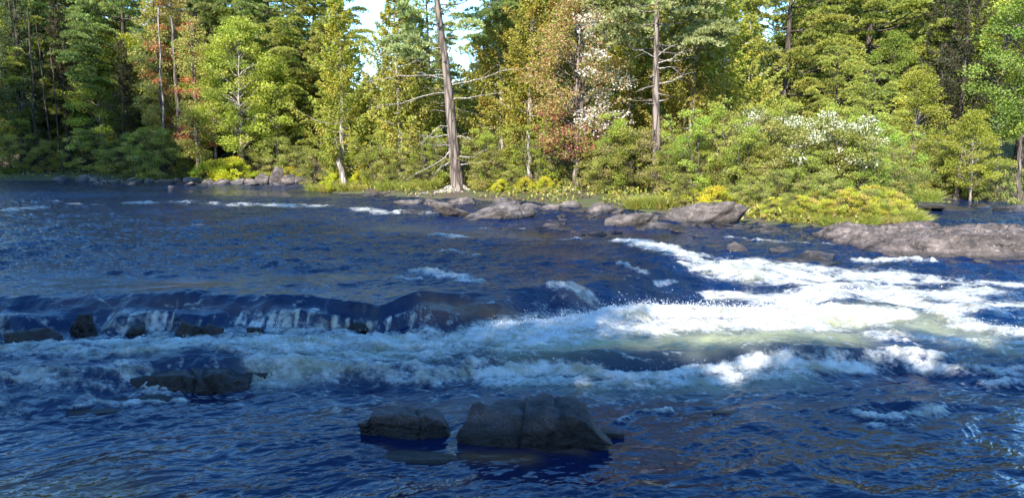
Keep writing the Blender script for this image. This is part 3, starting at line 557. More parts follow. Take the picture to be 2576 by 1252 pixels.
# stones awash further back at right
for i, (u, v, a, h, lb) in enumerate([(2420, 531, 160, 14, 'long flat rock bar across the still back channel'), (2560, 533, 90, 16, 'rock bar at the right edge of the back channel'), (2330, 528, 70, 9, 'thin rock bar at the left end of the back channel'), (2480, 522, 60, 9, 'small rock bar at the back of the still channel'), (2400, 447, 36, 22, 'pale boulder among shrubs beyond the back channel'), (2190, 490, 40, 20, 'pinkish boulder glimpsed behind the yellow herbs'), (2370, 505, 110, 10, 'flat pale shelf on the far side of the back channel')]):
    rock(u, v, a, h, lb, seed=300 + i, z=.7 if v > 500 else 1.0, lump=.08)

# big rock ledge on the right: irregular height field with stepped, jointed faces
_fx, _fy = W(np.array([2100, 2160, 2300, 2450, 2700, 3100, 3600.]), np.array([626, 644, 654, 658, 664, 674, 684.]), .66); x0, yA = _fx[0], 0.
xs = np.arange(0, 15, .045); ys = np.arange(0, 5.6, .045); LX, LY = np.meshgrid(xs, ys)
front = .35 * fbm(LX * .6, 0 * LX, 4, 91) + .12 * fbm(LX * 2.5, 0 * LX + 3, 3, 92)
ledge_len = 3.6 + .5 * fbm(LX * .5, 0 * LX + 7, 3, 93)
a_ = LY - .3 - .5 * front
e_left = sstep(0, 1.0, LX + .35 * fbm(LX * 0, LY * 1.2, 3, 94))
e_front = sstep(-.05, .55 + .25 * fbm(LX * 1.5, LY * 0, 3, 95), a_); e_back = sstep(ledge_len + 1.2, ledge_len - .3, LY + 0 * LX)
hraw = .26 + .03 * LX ** .5 + .16 * fbm(LX * .45, LY * .6, 4, 96) + .12 * LY / 4
hh = hraw * e_left * e_front * e_back
q = fbm(LX * 1.2 + LY, LY * 1.7 - .4 * LX, 3, 97); hh = hh + .13 * np.floor(q * 5) / 2.5 * e_front * e_left * e_back
hh += .10 * ridge(LX * 1.6, LY * 2.2, 6, 98, .65) * np.minimum(hh * 4, 1) + .018 * fbm(LX * 12, LY * 12, 3, 99)
hh -= .16 * np.exp(-(np.abs(fbm(LX * .9, LY * 1.4, 3, 120)) / .02) ** 2) * np.minimum(hh * 4, 1); hh -= .12 * np.exp(-(np.abs(fbm(LX * 1.8 + 5, LY * 2.2, 3, 125)) / .02) ** 2) * np.minimum(hh * 4, 1)
hh -= .25 * (1 - np.minimum(e_left * e_front * e_back * 3, 1))
jx = .03 * fbm(LX * 3, LY * 3, 3, 122)
LV = np.stack([(LX + jx + x0 - .1).ravel(), (LY + jx + np.interp(LX + x0, _fx, _fy) - .3).ravel(), (hh + .68).ravel()], 1)
nx, ny = len(xs), len(ys); idx = np.arange(nx * ny).reshape(ny, nx)
LF = np.stack([idx[:-1, :-1], idx[:-1, 1:], idx[1:, 1:], idx[1:, :-1]], -1).reshape(-1, 4)
lo = obj('rock_ledge', mesh('rock_ledge', LV, LF, M['ledge_rock'], True)); tag(lo, 'broad jointed brown-grey rock ledge running off the right edge', 'rock ledge')

# ------------------------------------------------------------------ plants: generators
PINE = [(.22, .26, .045), (.27, .31, .06), (.14, .19, .04), (.33, .36, .08)]
PINEB = [(.15, .22, .06), (.19, .26, .07), (.10, .16, .05), (.25, .31, .10)]
CED = [(.28, .30, .045), (.22, .25, .04), (.36, .35, .06), (.14, .17, .03), (.34, .28, .05)]
CEDO = [(.30, .32, .06), (.22, .25, .045), (.38, .37, .08), (.14, .17, .035), (.36, .31, .07)]
LEAF = [(.30, .35, .05), (.22, .28, .04), (.38, .42, .07), (.14, .19, .028)]
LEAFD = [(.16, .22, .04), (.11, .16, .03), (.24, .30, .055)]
SHR = [(.22, .26, .05), (.15, .19, .038), (.33, .35, .07), (.08, .11, .025), (.40, .38, .14)]
YEL = [(.50, .50, .03), (.36, .40, .03), (.56, .50, .05), (.26, .32, .03)]
RED = [(.50, .10, .05), (.42, .16, .07), (.50, .22, .1), (.56, .08, .04)]
SPR = [(.07, .11, .04), (.10, .145, .05), (.045, .075, .03)]

def curve_pts(a, b, sag, n=6, g=None, wob=.0):
    t = np.linspace(0, 1, n)[:, None]; p = a * (1 - t) + b * t; p[:, 2] += sag * 4 * (t * (1 - t))[:, 0]
    if g is not None: p[1:-1] += wob * g.normal(size=(n - 2, 3))
    return p
def trunk_path(h, g, lean=(0, 0), wob=.12, n=14):
    t = np.linspace(0, 1, n); p = np.stack([lean[0] * t * h + wob * np.sin(t * 5 + g.random() * 6) * t, lean[1] * t * h + wob * np.cos(t * 4 + g.random() * 6) * t, t * h], 1)
    return p
def trunk_at(p, z):
    return np.array([np.interp(z, p[:, 2], p[:, 0]), np.interp(z, p[:, 2], p[:, 1]), z])
def finish(name, root, T, V, col, lmat, bark):
    obj('trunk', T.mesh(name + '_trunk', M[bark]), root)
    obj('crown', mesh(name + '_crown', V, np.arange(len(V)).reshape(-1, 4), M[lmat], False, {'col': np.repeat(col, 4, 0)}), root)

def pine(seed, h=20, r=3.6, cb=.3, nl=60, rad=.28, cols=PINE, bark='dark_bark', lean=(0, 0), path=None, limbs=None, dead=12, density=1.0, up=.18, root=None, blade=(.19, .042)):
    g = np.random.default_rng(seed); T = Tubes(); p = trunk_path(h, g, lean) if path is None else path
    h = p[-1, 2]
    tt = p[:, 2] / h; rr = rad * (1 - .88 * tt) * (1 + .35 * np.exp(-tt * 30)); T.add(p, rr, 10, .1, seed)
    L = []
    if limbs is None:
        nw = max(6, int(h * (1 - cb) / 1.05)); per_w = 5; nl = nw * per_w
        for i in range(nl):
            t = cb + (1 - cb) * (i // per_w + .5 + .11 * g.normal()) / nw; tr = min(.98, (t - cb) / (1 - cb))
            ln = r * (1 - tr) ** .55 * (.6 + .5 * g.random()) * (1 if tr > .12 else .6 + 3 * tr) + .35
            L.append((t * h, i * 2 * math.pi / per_w + (i // per_w) * .7 + g.normal() * .3, ln, up + .16 * g.random() + .25 * tr))
    else: L = limbs
    TP = []; TD = []
    for (z, azm, ln, upa) in L:
        a = trunk_at(p, min(z, h * .99)); d = np.array([math.cos(azm), math.sin(azm), 0])
        m = 9; s = np.linspace(0, 1, m); zz = ln * (upa * s * .7 + .22 * s ** 2.5 - .10 * np.sin(s * 3.1))
        sidev = np.array([-d[1], d[0], 0]); bend = ln * .10 * g.normal() * s ** 2
        q = a + d * (s * ln)[:, None] + sidev * bend[:, None]; q[:, 2] = a[2] + zz
        T.add(q, (.012 + .012 * ln) * (1.05 - s), 5)
        npd = max(2, int(ln * 1.35 * density + .5))
        for k_ in range(npd):
            s_ = (.38 + .62 * (k_ + .8 * g.random()) / npd) if k_ else .97
            c = np.array([np.interp(s_, s, q[:, k]) for k in range(3)])
            sg = g.choice([-1, 1]) * g.random() * .34 * ln * (1.15 - s_) if k_ else 0
            c = c + sidev * sg + d * abs(sg) * .4; c[2] += .05 + .05 * g.normal()
            if abs(sg) > .2: T.add(np.array([q[int(s_ * 5)], c]), [.014, .006], 4)
            ra = (.30 + .13 * ln) * (.7 + .55 * g.random()); rb = ra * (.65 + .3 * g.random())
            nt_ = int(88 * ra * rb / .25 * .75); th_ = g.random(nt_) * 6.283; ro = np.sqrt(g.random(nt_)) * (1 + .22 * np.sin(th_ * 3 + k_) + .15 * np.sin(th_ * 5 + 2 * k_))
            lx, ly = ra * ro * np.cos(th_), rb * ro * np.sin(th_)
            pp = c + d * lx[:, None] + sidev * ly[:, None]
            pp[:, 2] += (.10 + .12 * ra) * (1 - ro ** 2) + .12 * lx * upa + .035 * g.normal(size=nt_)
            TP.append(pp); TD.append(unit(d * (.35 + lx[:, None] / ra) + sidev * (ly[:, None] / rb) + np.array([0, 0, .75])))
    TPL = TP; TP = np.concatenate(TP); TD = np.concatenate(TD); nb = 6
    P = np.repeat(TP, nb, 0); D = unit(np.repeat(TD, nb, 0) + g.normal(size=P.shape) * .42)
    V, _ = blades(P, D, blade[0] * (.6 + .6 * g.random(len(P))), blade[1], g)
    tc = np.concatenate([np.clip(.6 * pick(cols, 1, g, .1) + .4 * pick(cols, len(x_), g, .12), .004, 1) for x_ in TPL]); col = np.repeat(tc, nb, 0) * (1 + .1 * g.normal(size=(len(P), 1)))
    for i in range(dead):
        z = h * (cb * .3 + cb * .75 * g.random()); a = trunk_at(p, z); az_ = g.random() * 6.28; ln = .5 + 1.3 * g.random()
        q = curve_pts(a, a + np.array([math.cos(az_) * ln, math.sin(az_) * ln, ln * (.25 * g.normal())]), .08 * g.normal(), 5, g, .03); T.add(q, [.022, .018, .014, .009, .004], 4)
    root = root or empty('pine_tree'); finish('pine', root, T, V, np.clip(col, .004, 1), 'needle', bark); return root

def cedar(seed, h=9, r=1.7, cb=.12, nb=150, cols=CED, rad=.16, bark='pale_bark', lean=(0, 0), per=190, path=None, top=.05, leaf=(.13, .075), name='cedar_tree', gap=.5):
    g = np.random.default_rng(seed); T = Tubes(); p = trunk_path(h, g, lean, .15) if path is None else path; h = p[-1, 2]
    tt = p[:, 2] / h; T.add(p, rad * (1 - .9 * tt) * (1 + .4 * np.exp(-tt * 25)), 9, .12, seed)
    Ps = []; Ds = []; Cs = []
    for i in range(nb):
        t = cb + (1 - cb) * ((i + g.random()) / nb); tr = (t - cb) / (1 - cb)
        env = (min(1, .45 + 2.2 * tr) * (1 - tr) ** .75 + top) * (1 + gap * (pn(np.array([i * .17]), np.array([seed * 1.3]), 3)[0]))
        ln = max(.25, r * env * (.6 + .55 * g.random())); azm = i * 2.4 + g.normal() * .6
        a = trunk_at(p, t * h); d = np.array([math.cos(azm), math.sin(azm), 0])
        s = np.linspace(0, 1, 5); q = a + d * (s * ln)[:, None]; q[:, 2] = a[2] + ln * (-.15 * s + .55 * s ** 2)
        if i % 2 == 0: T.add(q, (.008 + .010 * ln) * (1.1 - s), 4)
        n_ = int(per * (.35 + .75 * ln / r)); s_ = .25 + .75 * g.random(n_) ** .6
        c = np.stack([np.interp(s_, s, q[:, k]) for k in range(3)], 1)
        sidev = np.array([-d[1], d[0], 0]); wd = ln * .34 * (1.15 - s_)
        off = sidev * (wd * g.normal(size=n_) * .8)[:, None]; c = c + off; c[:, 2] += -np.abs(wd * g.normal(size=n_)) * .55 + .05 * g.normal(size=n_)
        D = unit(d * .75 + unit(off + 1e-6) * .5 + np.array([0, 0, -.55]) + .5 * g.normal(size=(n_, 3)))
        Ps.append(c); Ds.append(D); base = pick(cols, 1, g, .12); Cs.append(np.clip(base * .5 + .5 * pick(cols, n_, g, .15), .004, 1))
    P = np.concatenate(Ps); D = np.concatenate(Ds)
    V, _ = blades(P, D, leaf[0] * (.6 + .7 * g.random(len(P))), leaf[1] * (.6 + .6 * g.random(len(P))), g)
    root = empty(name); finish('cedar', root, T, V, np.concatenate(Cs), 'leaf' if name != 'spruce_tree' else 'needle', bark); return root

def broad(seed, h=9, r=2.4, cb=.25, nc=95, per=190, cols=LEAF, rad=.13, bark='pale_bark', leaf=(.11, .085), lean=(0, 0), name='broadleaf_tree', cr=.55, stems=1, wts=None, special=None, lmat='leaf', shape=1.0):
    g = np.random.default_rng(seed); T = Tubes(); ps = []
    for s in range(stems):
        ln = (lean[0] + (.22 * g.normal() if stems > 1 else 0), lean[1] + (.22 * g.normal() if stems > 1 else 0))
        p = trunk_path(h * (.92 if stems == 1 else .6 + .3 * g.random()), g, ln, .1 * h / 8, 10)
        if stems > 1: p[:, :2] += .25 * g.normal(size=2) * (r / 2.4)
        tt = p[:, 2] / p[-1, 2]; T.add(p, rad * (1 - .9 * tt) * (1 + .3 * np.exp(-tt * 25)), 8 if stems == 1 else 5, .1, seed); ps.append(p)
    Ps = []; Ds = []; Cs = []
    for i in range(nc):
        t = (i + g.random()) / nc; zc = h * (cb + (1 - cb) * t)
        env = r * math.sin(math.pi * min(1, .12 + .86 * t) ** (.85 * shape)) ** .7
        a_ = i * 2.399 + g.normal() * .7; rr_ = env * math.sqrt(.15 + .85 * g.random()) * .95
        p = ps[g.integers(len(ps))]; ax = trunk_at(p, min(zc, p[-1, 2]))
        c = ax + np.array([math.cos(a_) * rr_, math.sin(a_) * rr_, 0]); c[2] = zc
        st = trunk_at(p, max(.12 * h, min(p[-1, 2] * .97, zc - rr_ * .6))); q = curve_pts(st, c, .1 * rr_, 6, g, .04 * rr_)
        T.add(q, np.linspace(.012 + .012 * rr_, .005, 6), 4)
        k_ = cr * (.6 + .7 * g.random()); n_ = int(per * (k_ / cr) ** 2)
        e = unit(g.normal(size=(n_, 3))) * (g.random((n_, 1)) ** .4) * k_ * np.array([1.15, 1.15, .55])
        Ps.append(c + e); out_ = unit(c - ax + np.array([0, 0, .3]))
        Ds.append(unit(e * .8 + out_ * .6 + .9 * g.normal(size=(n_, 3)) * .8 + np.array([0, 0, -.25])))
        if special is not None: Cs.append(special(c, n_, g, h, r))
        else: Cs.append(np.clip(pick(cols, 1, g, .16) * .55 + .45 * pick(cols, n_, g, .15, wts), .004, 1))
    P = np.concatenate(Ps); D = np.concatenate(Ds)
    V, _ = blades(P, D, leaf[0] * (.6 + .7 * g.random(len(P))), leaf[1] * (.7 + .5 * g.random(len(P))), g)
    root = empty(name); finish(name, root, T, V, np.concatenate(Cs), lmat, bark); return root

def grass(seed, n=700, r=.5, h=.7, cols=((.33, .34, .06), (.25, .29, .05), (.42, .36, .10)), name='grass_tuft'):
    g = np.random.default_rng(seed); a = g.random(n) * 6.28; rr = r * g.random(n) ** .6; P = np.stack([np.cos(a) * rr, np.sin(a) * rr, np.zeros(n)], 1)
    D = unit(np.stack([np.cos(a) * rr * .8, np.sin(a) * rr * .8, .9 + 0 * a], 1) + .28 * g.normal(size=(n, 3)) * np.array([1, 1, .1]))
    L = h * (.55 + .6 * g.random(n))[:, None]; s = unit(np.cross(D, unit(g.normal(size=(n, 3))))) * .008
    m1 = P + D * L * .55; m2 = P + D * L + unit(D * [1, 1, 0]) * L * .22 - np.array([0, 0, .12]) * L
    V = np.stack([P - s, P + s, m1 + s, m1 - s, m1 - s, m1 + s, m2 + s * .15, m2 - s * .15], 1).reshape(-1, 3)
    o = obj(name, mesh(name, V, np.arange(len(V)).reshape(-1, 4), M['leaf'], False, {'col': np.repeat(pick(cols, n, g, .15), 8, 0)})); return o

def place(o, u, Y, label, cat, group=None, s=1.0, rot=0, sz=None, dz=-.05, x=None, name=None):
    if x is None and u < 790 and 48 < Y < 61: k_ = (6 if u < 500 else 3.8); Y += k_; s *= 1 + k_ / 52
    X_, Y_ = XY(u, Y) if x is None else (x, Y)
    o.location = (X_, Y_, gz(X_, Y_) + dz); o.rotation_euler = (0, 0, rot); o.scale = (s, s, sz or s)
    if name: o.name = name
    return tag(o, label, cat, group)
used = set()
def put(proto, *a, **k):
    o = proto
    if proto.name in used: o = copy_tree(proto)
    used.add(proto.name); return place(o, *a, **k)

# ------------------------------------------------------------------ the two bare-trunk pines
def hero_path(pts, Y, bx, by, bz):
    r = []
    for (u, v) in pts:
        a = (v - CY) / FPX; d = Y / (cp - a * sp); r.append(((u - CX) / FPX * d - bx, 0, CAMH - d * (a * cp + sp) - bz))
    return np.array(r)
def densify(p, n):
    s = np.linspace(0, 1, len(p)); t = np.linspace(0, 1, n); return np.stack([np.interp(t, s, p[:, k]) for k in range(3)], 1)
YC = 36.5; bx, by = XY(1152, YC); bz = gz(bx, by) - .05
hp = hero_path([(1154, 497), (1150, 470), (1146, 430), (1140, 370), (1134, 300), (1127, 220), (1118, 150), (1108, 80), (1098, 0), (1090, -90), (1086, -200), (1084, -330)], YC, bx, by, bz); hp[0, 2] = -.15
hp = hp[:, :]; hp = densify(hp, 30)
rt = empty('pine_tree', (bx, by, bz))
def zat(v, Y): a = (v - CY) / FPX; return CAMH - Y / (cp - a * sp) * (a * cp + sp)
L = []
for (v, azm, ln, up_) in [(175, 3.3, 2.2, .28), (150, 2.9, 2.4, .15), (135, 3.9, 1.7, .1), (110, 3.1, 1.6, .3), (60, 3.5, 1.8, .2), (20, 2.8, 1.9, .25), (150, .2, 1.0, .2), (95, -.3, 1.5, .2), (60, .5, 1.7, .2), (120, 1.5, 1.3, .2), (30, -.8, 1.8, .3), (10, .1, 2.2, .2)]: L.append((zat(v, YC) - bz, azm, ln, up_))
gg = np.random.default_rng(8)
for i in range(42): L.append((zat(-10, YC) - bz + i * .155, i * 2.4, 2.6 * (1 - i / 46) ** .6 * (.7 + .4 * gg.random()) + .3, .25))
pine(3, path=hp, limbs=L, rad=.30, root=rt, dead=18, bark='pine_bark', cols=[(.22, .27, .09), (.28, .33, .13), (.16, .21, .08), (.34, .38, .17)], density=1.3)
tag(rt, 'tall pine with long bare leaning trunk and dead side branches at the bank centre', 'pine tree')
def deadb(u0, v0, pts, r0=.04):
    """bare limb: list of photo points, bending out of the trunk"""
    n_ = len(pts); q = []
    for i, (u, v) in enumerate([(u0, v0)] + pts):
        Yq = YCUR - .35 * i + (.0 if i else 0); a = (v - CY) / FPX; d = Yq / (cp - a * sp); q.append(((u - CX) / FPX * d - RX, Yq - RY, CAMH - d * (a * cp + sp) - RZ))
    q = densify(np.array(q), 4 * n_ + 1); q[1:-1] += .02 * gg.normal(size=(len(q) - 2, 3))
    T = Tubes(); T.add(q, np.linspace(r0, .007, len(q)), 5)
    for k_ in range(3, len(q) - 1, 2):
        e = q[k_] + np.array([.35 * gg.normal(), .3 * gg.normal(), .25 * gg.normal()]) + (q[-1] - q[0]) * .12; T.add(curve_pts(q[k_], e, .03, 4), [.012, .009, .006, .003], 4)
    return T
YCUR, RX, RY, RZ = YC, bx, by, bz
for (u0, v0, pts) in [(1120, 120, [(1075, 125), (1052, 150), (1020, 165)]), (1122, 188, [(1080, 190), (1040, 180)]), (1132, 232, [(1080, 238), (1010, 258), (945, 268)]), (1130, 205, [(1085, 190), (1000, 192), (918, 208)]), (1140, 320, [(1110, 318), (1075, 345), (1058, 365)]), (1143, 368, [(1120, 366), (1080, 365)]), (1143, 370, [(1110, 405), (1060, 430), (1020, 452)]), (1140, 340, [(1090, 345), (1055, 340)]), (1130, 215, [(1190, 205), (1260, 180), (1310, 172)]), (1136, 250, [(1190, 245), (1260, 232)]), (1146, 395, [(1190, 395), (1215, 380)]), (1148, 415, [(1180, 412), (1225, 405)]), (1145, 402, [(1110, 420), (1090, 440)]), (1146, 345, [(1175, 345), (1185, 352)])]:
    obj('dead_branch', deadb(u0, v0, pts).mesh('dead_branch', M['dead_wood']), rt)
T = Tubes()
for k_, (du, dv, ln) in enumerate([(-1, -.2, 1.9), (-1, -.5, 1.5), (-.9, -.9, 1.0), (1, -.4, 1.3), (1, -.1, 1.6), (.4, -1, .8), (-.3, -1, .8), (1, .3, 1.0), (-1, .2, 1.4)]):
    e = unit(np.array([du, dv, 0.])) * ln; q = curve_pts(np.array([0, 0, .35]), np.array([e[0], e[1], -.12]), -.12, 9, gg, .05); T.add(q, np.linspace(.13, .03, 9), 6, .2, k_)
obj('roots', T.mesh('roots', M['dead_wood']), rt)
# right hand one
YR = 31.0; bx, by = XY(1650, YR); bz = gz(bx, by) - .05
hp = hero_path([(1650, 500), (1650, 440), (1650, 360), (1650, 280), (1649, 200), (1650, 120), (1651, 60), (1652, 0), (1655, -80), (1658, -200), (1660, -300)], YR, bx, by, bz); hp[0, 2] = -.15; hp = densify(hp, 26)
rt = empty('pine_tree', (bx, by, bz)); L = []
for (v, azm, ln, up_) in [(120, 2.9, 2.0, .2), (95, 3.5, 1.8, .15), (60, 3.0, 2.2, .2), (30, 3.6, 2.2, .25), (10, 2.7, 2.1, .2), (150, .1, 2.4, .2), (130, -.3, 2.6, .15), (110, .35, 2.5, .15), (60, -.2, 2.0, .2), (20, .3, 2.2, .2), (90, 1.6, 1.8, .2), (60, 4.6, 1.3, .3), (15, 4.9, 1.4, .3)]: L.append((zat(v, YR) - bz, azm, ln, up_))
for i in range(34): L.append((zat(-8, YR) - bz + i * .14, i * 2.4, 2.4 * (1 - i / 38) ** .6 * (.7 + .4 * gg.random()) + .3, .25))
pine(4, path=hp, limbs=L, rad=.2, root=rt, dead=18, bark='pine_bark', cols=[(.22, .27, .09), (.28, .33, .13), (.16, .21, .08), (.34, .38, .17)], density=1.3)
tag(rt, 'straight grey-trunked pine with twisted bare limbs below its crown, right of the red maple', 'pine tree')
YCUR, RX, RY, RZ = YR, bx, by, bz
for (u0, v0, pts) in [(1650, 145, [(1675, 125), (1705, 112)]), (1650, 172, [(1672, 172), (1690, 168)]), (1650, 213, [(1690, 205), (1715, 190), (1735, 165)]), (1650, 213, [(1620, 222), (1598, 232)]), (1650, 190, [(1628, 196)]), (1650, 258, [(1680, 250)]), (1650, 262, [(1632, 262)]), (1650, 148, [(1620, 130), (1590, 125)]), (1650, 160, [(1690, 150), (1725, 120)]), (1650, 235, [(1675, 238)])]:
    obj('dead_branch', deadb(u0, v0, pts, .035).mesh('dead_branch', M['dead_wood']), rt)

# ------------------------------------------------------------------ tree prototypes and planting
PA = pine(21, 21, 4.4, .2, 84); PB = pine(22, 18, 4.8, .16, 80, cols=PINEB); PC = pine(23, 13, 3.6, .06, 72, cols=PINE, rad=.2)
PD = pine(24, 15, 3.6, .05, 96, cols=[(.2, .24, .04), (.25, .28, .05), (.14, .18, .035), (.3, .32, .07)], rad=.22, up=.08)
CA = cedar(31, 10, 2.2, .1, 170, top=.1); CB = cedar(32, 9, 2.0, .1, 160, cols=CEDO, top=.1); CC = cedar(33, 8, 2.3, .03, 160, cols=CED, gap=.8, top=.12)
SA = cedar(41, 13, 2.2, .04, 210, SPR, .16, 'dark_bark', per=150, leaf=(.12, .05), name='spruce_tree'); SB = cedar(42, 10, 1.6, .25, 120, [(.07, .075, .035), (.05, .06, .03), (.1, .085, .045)], .13, 'dark_bark', per=130, leaf=(.12, .05), name='hemlock_tree', gap=.9)
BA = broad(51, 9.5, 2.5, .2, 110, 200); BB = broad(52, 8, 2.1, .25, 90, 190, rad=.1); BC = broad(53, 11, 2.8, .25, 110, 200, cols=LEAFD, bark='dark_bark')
def redmix(c, n, g, h, r):
    top = c[2] / h; k = g.random()
    if c[0] > -.05 * r and top > .3 and k < .6: pal = [(.68, .66, .6), (.5, .47, .42), (.7, .66, .62), (.3, .2, .1), (.28, .25, .08)]; return pick(pal, n, g, .12)  # sun glint on upturned glossy leaves put into their colour as near-white
    if top < .42: return pick([(.38, .13, .09), (.34, .2, .10), (.28, .24, .08), (.26, .30, .06)], n, g, .15)
    return pick([(.32, .26, .08), (.34, .2, .09), (.26, .30, .06), (.38, .30, .13)], n, g, .15)
RM = broad(61, 8.8, 2.7, .16, 115, 150, special=redmix, bark='pine_bark', rad=.17, leaf=(.10, .085))
def orange(c, n, g, h, r):
    if g.random() < .2: return pick([(.40, .15, .07), (.38, .20, .09), (.45, .12, .06)], n, g, .12)
    return pick([(.36, .30, .09), (.26, .28, .06), (.38, .26, .12), (.20, .24, .04)], n, g, .12)
RT = broad(62, 11, 1.5, .15, 80, 130, special=orange, bark='pine_bark', rad=.13, cr=.5)
SH = [broad(71, 3.0, 1.5, .05, 66, 150, cols=SHR, rad=.03, bark='dark_bark', leaf=(.075, .05), name='shrub', cr=.28, stems=7),
      broad(72, 2.4, 1.4, .03, 60, 170, cols=SHR + [(.24, .27, .05)], rad=.025, bark='dark_bark', leaf=(.07, .045), name='shrub', cr=.32, stems=8)]
def blossom(c, n, g, h, r):
    if c[2] > .45 * h and g.random() < .6: return pick([(.75, .75, .62), (.66, .68, .5), (.75, .75, .62), (.16, .19, .05), (.12, .16, .04), (.10, .13, .03)], n, g, .12)
    return pick(SHR, n, g, .12)
WH = broad(73, 3.1, 1.3, .1, 70, 170, special=blossom, rad=.03, bark='dark_bark', leaf=(.075, .05), name='shrub', cr=.32, stems=7)
YS = broad(74, 1.3, 1.0, .02, 46, 170, cols=YEL, rad=.015, bark='dark_bark', leaf=(.07, .045), name='yellow_shrub', cr=.24, stems=7)
YW = broad(75, 1.2, .85, .02, 46, 120, cols=[(.36, .43, .05), (.26, .34, .04), (.52, .50, .12), (.20, .26, .03), (.44, .44, .04), (.46, .36, .12)], rad=.012, bark='dark_bark', leaf=(.09, .028), name='herb_clump', cr=.17, stems=12)
GR = grass(81, cols=((.26, .31, .06), (.18, .24, .04), (.36, .35, .08), (.14, .18, .04))); GR2 = grass(82, 900, .6, .55, ((.22, .27, .05), (.32, .33, .07), (.44, .38, .14)))
R_ = random.Random(4)

